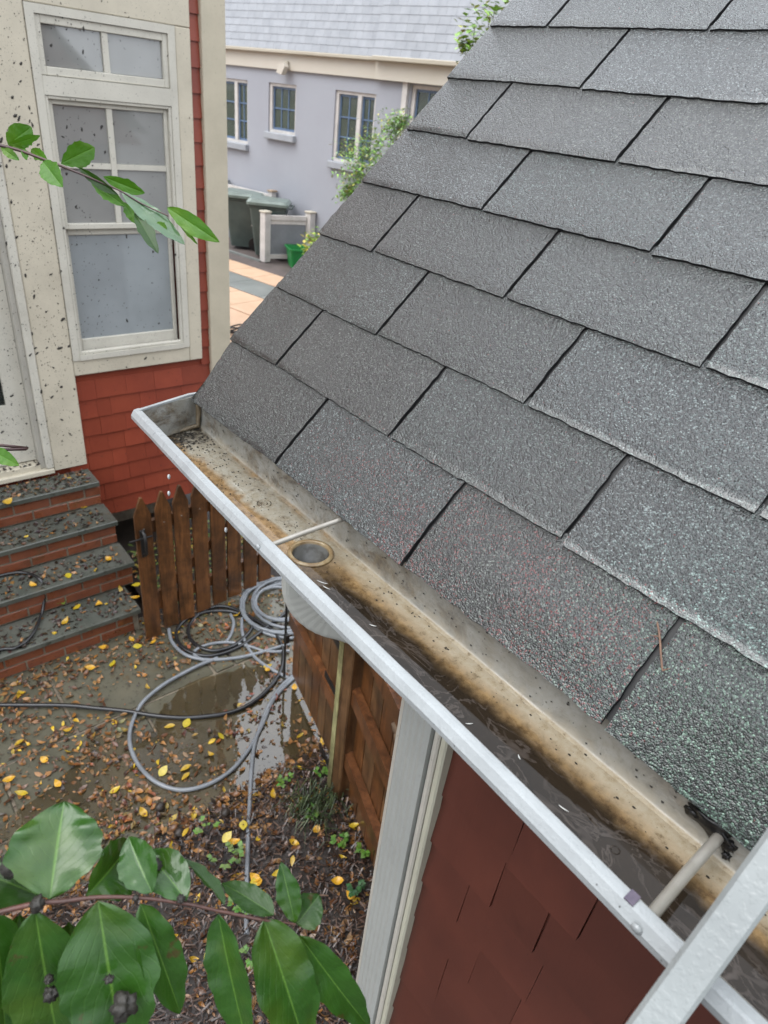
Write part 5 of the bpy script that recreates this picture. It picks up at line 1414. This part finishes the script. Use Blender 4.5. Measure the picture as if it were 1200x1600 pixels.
for row in range(8):
    u = -2.95 - random.uniform(0, .08)
    while u < 4.0:
        w = random.uniform(.15, .24) if u < 3.2 else .8
        if u < 1.40 < u + w or 0 < 1.40 - (u + w) < .05: w = 1.40 - u
        if w > .01: shk(u + .0015, w - .003, row, .14 if u < 1.39 else .235)
        u += w
mb = MB()
for row in range(8, 16): pass
# lamp under the band
lm = obj('wall_lamp', MB().box((-.90, .052, 3.27), (-.80, .09, 3.39), xf=GX, bev=.008), M['eavecream'], gh)
obj('lamp_head', MB().prism([(-.99, 3.20), (-.85, 3.17), (-.76, 3.30), (-.80, 3.36), (-.92, 3.34)], 1, .091, .20, xf=lambda v: GX(v)), M['bandwhite'], lm)
# things by the wall
def ground_strip(name, n0, n1, z, mat):
    return obj(name, MB().box((-9, n0, -.06), (9, n1, z), xf=GX), mat, kind='structure')
strip = ground_strip('mulch_strip', 0.02, 1.50, -.012, M['asphalt'])
kerb = obj('kerb', MB().box((-6, .98, -.06), (-.42, 1.05, .02), xf=GX), M['paleblue'], kind='structure')
p1 = ground_strip('paved_path', 1.505, 2.10, -.004, M['tan']); p2 = ground_strip('bluestone_path', 2.12, 2.80, -.010, M['paleblue']); p3 = ground_strip('paved_path', 2.82, 5.6, -.006, M['tan'])
for px_ in (0,): pass
for k in range(14): gbox('paver', -5 + k * .62, -5 + k * .62 + .605, 1.51, 2.095, -.003, .010, M['tan'], p1, .006)
for k in range(9):
    gbox('flagstone', -5 + k * .95, -5 + k * .95 + .935, 2.13, 2.79, -.009, .008, M['paleblue'], p2, .006)
for k in range(14): gbox('paver', -5 + k * .62, -5 + k * .62 + .605, 2.83, 3.6, -.005, .010, M['tan'], p3, .006)
def bin_(u, n, rot, label, hsc=1):
    o_ = GX((u, n, 0)); t_ = thing('wheelie_bin', label, 'bin', (o_.x, o_.y, 0), 'green wheeled bins against the grey house')
    ra = radians(rot)
    def X(v):
        x, y, z = v; return Vector((o_.x + x * cos(ra) - y * sin(ra), o_.y + x * sin(ra) + y * cos(ra), z * hsc))
    bd = MB(); b0 = rrect(.22, .25, 3, .05); b1 = rrect(.30, .36, 3, .05); n_ = len(b0)
    vs = [X((a, b, .05)) for a, b in b0] + [X((a, b, .98)) for a, b in b1]
    bd.add(vs, [(k, (k + 1) % n_, n_ + (k + 1) % n_, n_ + k) for k in range(n_)]); bd.add(vs[:n_], [tuple(range(n_))]); bd.add(vs[n_:], [tuple(range(n_))])
    bd.box((-.31, -.37, .93), (.31, .37, .985), xf=X, bev=.01)
    obj('body', bd, M['binbody'], t_)
    ld_ = MB(); l0 = rrect(.34, .41, 3, .06); l1 = rrect(.30, .36, 3, .06)
    vs = [X((a, b, .987)) for a, b in l0] + [X((a, b, 1.035)) for a, b in l0] + [X((a, b, 1.075 + .02 * (b < 0))) for a, b in l1]
    ld_.add(vs, [(i * n_ + k, i * n_ + (k + 1) % n_, (i + 1) * n_ + (k + 1) % n_, (i + 1) * n_ + k) for i in range(2) for k in range(n_)]); ld_.add(vs[:n_], [tuple(range(n_))]); ld_.add(vs[-n_:], [tuple(range(n_))])
    obj('lid', ld_, M['binlid'], t_)
    obj('handle', MB().tube([X((-.22, .40, .96)), X((-.22, .46, .97)), X((.22, .46, .97)), X((.22, .40, .96))], .016, 8), M['binbody'], t_)
    for s_ in (-1, 1): obj('wheel', MB().tube([X((s_ * .24, .26, .13)), X((s_ * .29, .26, .13))], .13, 16), M['black'], t_)
    rc = obj('grip_recess', MB().box((-.13, -.345, .48), (.13, -.33, .78), xf=lambda v: X((v.x, v.y + (.78 - v.z) * .10 - .004, v.z))), M['black'], t_)
    obj('grip_bar', MB().box((-.13, -.345, .56), (.13, -.325, .585), xf=lambda v: X((v.x, v.y + (.78 - v.z) * .10 - .012, v.z))), M['winwhite'], t_)
    obj('sticker', MB().box((-.08, -.362, .84), (.02, -.350, .89), xf=X), M['winwhite'], t_)
bin_(-.72, .55, -38, 'dark green wheelie bin with pale lid standing right behind the white post')
bin_(-1.62, .45, -38, 'dark green wheelie bin half hidden behind the cream corner board')
# white enclosure
en = thing('bin_enclosure', 'white post and rail screen with grey lattice beside the green tub', 'screen', GX((-.2, .5, 0)))
pa = Vector((-.37, .95)); pb_ = Vector((-.02, .10))
def epost(p, h):
    gbox('post', p.x - .075, p.x + .075, p.y - .075, p.y + .075, 0, h, M['winwhite'], en, .008); gbox('post_cap', p.x - .09, p.x + .09, p.y - .09, p.y + .09, h + .001, h + .035, M['brownroof'] if False else M['eavecream'], en, .01)
epost(pa, .90); epost(pb_, .92)
def ebar(name, z0, z1, th, mat, a=.09, b=.09):
    d2 = (pb_ - pa); l2 = d2.length; d2 /= l2; s2 = Vector((-d2.y, d2.x)) * th / 2; p = pa + d2 * a; q = pb_ - d2 * b
    vs = [(p.x - s2.x, p.y - s2.y), (q.x - s2.x, q.y - s2.y), (q.x + s2.x, q.y + s2.y), (p.x + s2.x, p.y + s2.y)]
    obj(name, MB().add([GX((a_, b_, z0)) for a_, b_ in vs] + [GX((a_, b_, z1)) for a_, b_ in vs], [(3, 2, 1, 0), (4, 5, 6, 7), (0, 1, 5, 4), (1, 2, 6, 5), (2, 3, 7, 6), (3, 0, 4, 7)]), mat, en)
ebar('rail', .78, .86, .07, M['winwhite']); ebar('rail', .70, .775, .03, M['winwhite']); ebar('rail', .06, .14, .05, M['winwhite']); ebar('lattice_panel', .14, .70, .012, M['lattice'])
# rear screen behind the bins
en2 = thing('bin_enclosure', 'low white rail and post seen just above the hidden bin', 'screen', GX((-1.7, .08, 0)))
gbox('post', -1.22, -1.10, .04, .16, 0, 1.14, M['winwhite'], en2, .008); gbox('post_cap', -1.235, -1.085, .025, .175, 1.141, 1.17, M['scab'], en2); gbox('rail', -2.6, -1.222, .06, .14, 1.0, 1.08, M['winwhite'], en2)
# gas pipe on the wall
gp = thing('gas_pipe', 'small grey pipe fitting on the grey house wall beside the corner board', 'pipe', GX((-2.72, .05, .0)))
obj('riser', MB().tube([GX((-2.60, .06, 0)), GX((-2.60, .06, 1.12))], .03, 8), M['lattice'], gp); obj('arm', MB().tube([GX((-2.60, .07, 1.13)), GX((-2.85, .07, 1.13))], .035, 8), M['lattice'], gp)
# green tub
o_ = GX((.20, .62, 0)); tub = thing('storage_tub', 'bright green plastic tub in front of the white screen', 'tub', (o_.x, o_.y, 0))
def X(v): a = radians(-20); return Vector((o_.x + v[0] * cos(a) - v[1] * sin(a), o_.y + v[0] * sin(a) + v[1] * cos(a), v[2]))
b0 = rrect(.20, .14, 3, .04); b1 = rrect(.25, .19, 3, .04); n_ = len(b0)
vs = [X((a, b, .0)) for a, b in b0] + [X((a, b, .35)) for a, b in b1] + [X((a * .94, b * .94, .35)) for a, b in b1] + [X((a, b, .02)) for a, b in b0]
obj('body', MB().add(vs, [(i * n_ + k, i * n_ + (k + 1) % n_, (i + 1) * n_ + (k + 1) % n_, (i + 1) * n_ + k) for i in range(3) for k in range(n_)]).add(vs[:n_], [tuple(range(n_))]), M['tubgreen'], tub, fixn=False)
b2 = rrect(.27, .21, 3, .04); vs = [X((a, b, .33)) for a, b in b2] + [X((a, b, .36)) for a, b in b2] + [X((a * .9, b * .9, .36)) for a, b in b2]
obj('rim', MB().add(vs, [(i * n_ + k, i * n_ + (k + 1) % n_, (i + 1) * n_ + (k + 1) % n_, (i + 1) * n_ + k) for i in range(2) for k in range(n_)]), M['tubgreen'], tub)
# dark cable heap on the tan path
c0 = hit(372, 520, 2, .02); mb = MB()
for k in range(3):
    ps = [c0 + Vector((.16 * cos(a * .7 + k), .12 * sin(a * .7 + k * 2), .05 + .06 * sin(a + k))) for a in range(10)]; mb.tube(smoothpath(ps, 4), .012, 6)
o = obj('cable_heap', mb, M['hoseblack']); tag(o, 'small tangle of dark cable on the tan path behind the roof edge', 'cable')

# shrubs by the grey house
def shrub(name, base, sticks, label, cols, n, ls, spread, asp=.35):
    t_ = thing(name, label, 'shrub', base); st = MB(); mb = MB()
    base = Vector(base)
    for (tip, rad) in sticks:
        tip = Vector(tip); mid = (base + tip) / 2 + Vector((rs.gauss(0, .05), rs.gauss(0, .05), .1)); pth = smoothpath([base, mid, tip], 6); st.tube(pth, [.012 - .009 * i / len(pth) for i in range(len(pth))], 5)
        for _ in range(n):
            u = rs.random() ** .7; q = pth[int(u * (len(pth) - 1))] if rs.random() < .35 else tip
            c = q + Vector((rs.gauss(0, rad), rs.gauss(0, rad), rs.gauss(0, rad * .9)))
            col = rs.choice(cols); k = rs.uniform(1.0, 1.9); tuftleaf(mb, c, rs.uniform(0, 6.28), rs.uniform(-.5, .8), ls * rs.uniform(.6, 1.3), ls * asp, tuple(x * k for x in col))
    obj('stems', st, M['trunk'], t_); obj('foliage', mb, M['foliage'], t_, tint=True, kind='stuff', fixn=False)
d_ = 10.6
bs = hit(600, 520, 2, 0); bs = at(600, 560, 10.2); bs.z = 0
b_ = at(600, 215, 10.2); base = (b_.x, b_.y, 0)
shrub('shrub', base, [(at(585, 232, 10.2), .13), (at(560, 250, 10.2), .14), (at(612, 205, 10.3), .13), (at(560, 280, 10.2), .13), (at(590, 270, 10.1), .16), (at(625, 192, 10.3), .08), (at(545, 300, 10.2), .08)],
      'feathery green shrub with orange and red tips against the grey wall', [(.22, .48, .07), (.32, .60, .08), (.20, .40, .12), (.30, .42, .20), (.26, .38, .18), (.45, .40, .08), (.28, .44, .10)], 620, .075, .1, .2)
b_ = at(575, 228, 10.0)
b_ = at(760, 60, 7.0); base = (b_.x, b_.y, 0)
shrub('shrub', base, [(at(752, 62, 7), .10), (at(742, 42, 7), .09), (at(765, 20, 7), .10), (at(738, 85, 7), .07), (at(775, 5, 7), .10), (at(728, 66, 7), .04)],
      'tall thin leafy stem rising behind the roof slope against pale shakes', [(.22, .42, .06), (.32, .52, .08), (.18, .34, .06), (.42, .44, .08)], 60, .085, .1, .4)
b_ = at(492, 378, 11.2); base = (b_.x, b_.y, 0)
shrub('shrub', base, [(at(486, 376, 11.2), .06), (at(494, 368, 11.2), .08), (at(482, 390, 11.1), .05), (at(500, 385, 11.1), .08)],
      'yellow green leafy plant hanging over the green tub', [(.30, .46, .05), (.20, .38, .04), (.50, .42, .05)], 60, .10, .1, .3)
b_ = at(745, 105, 7.3)
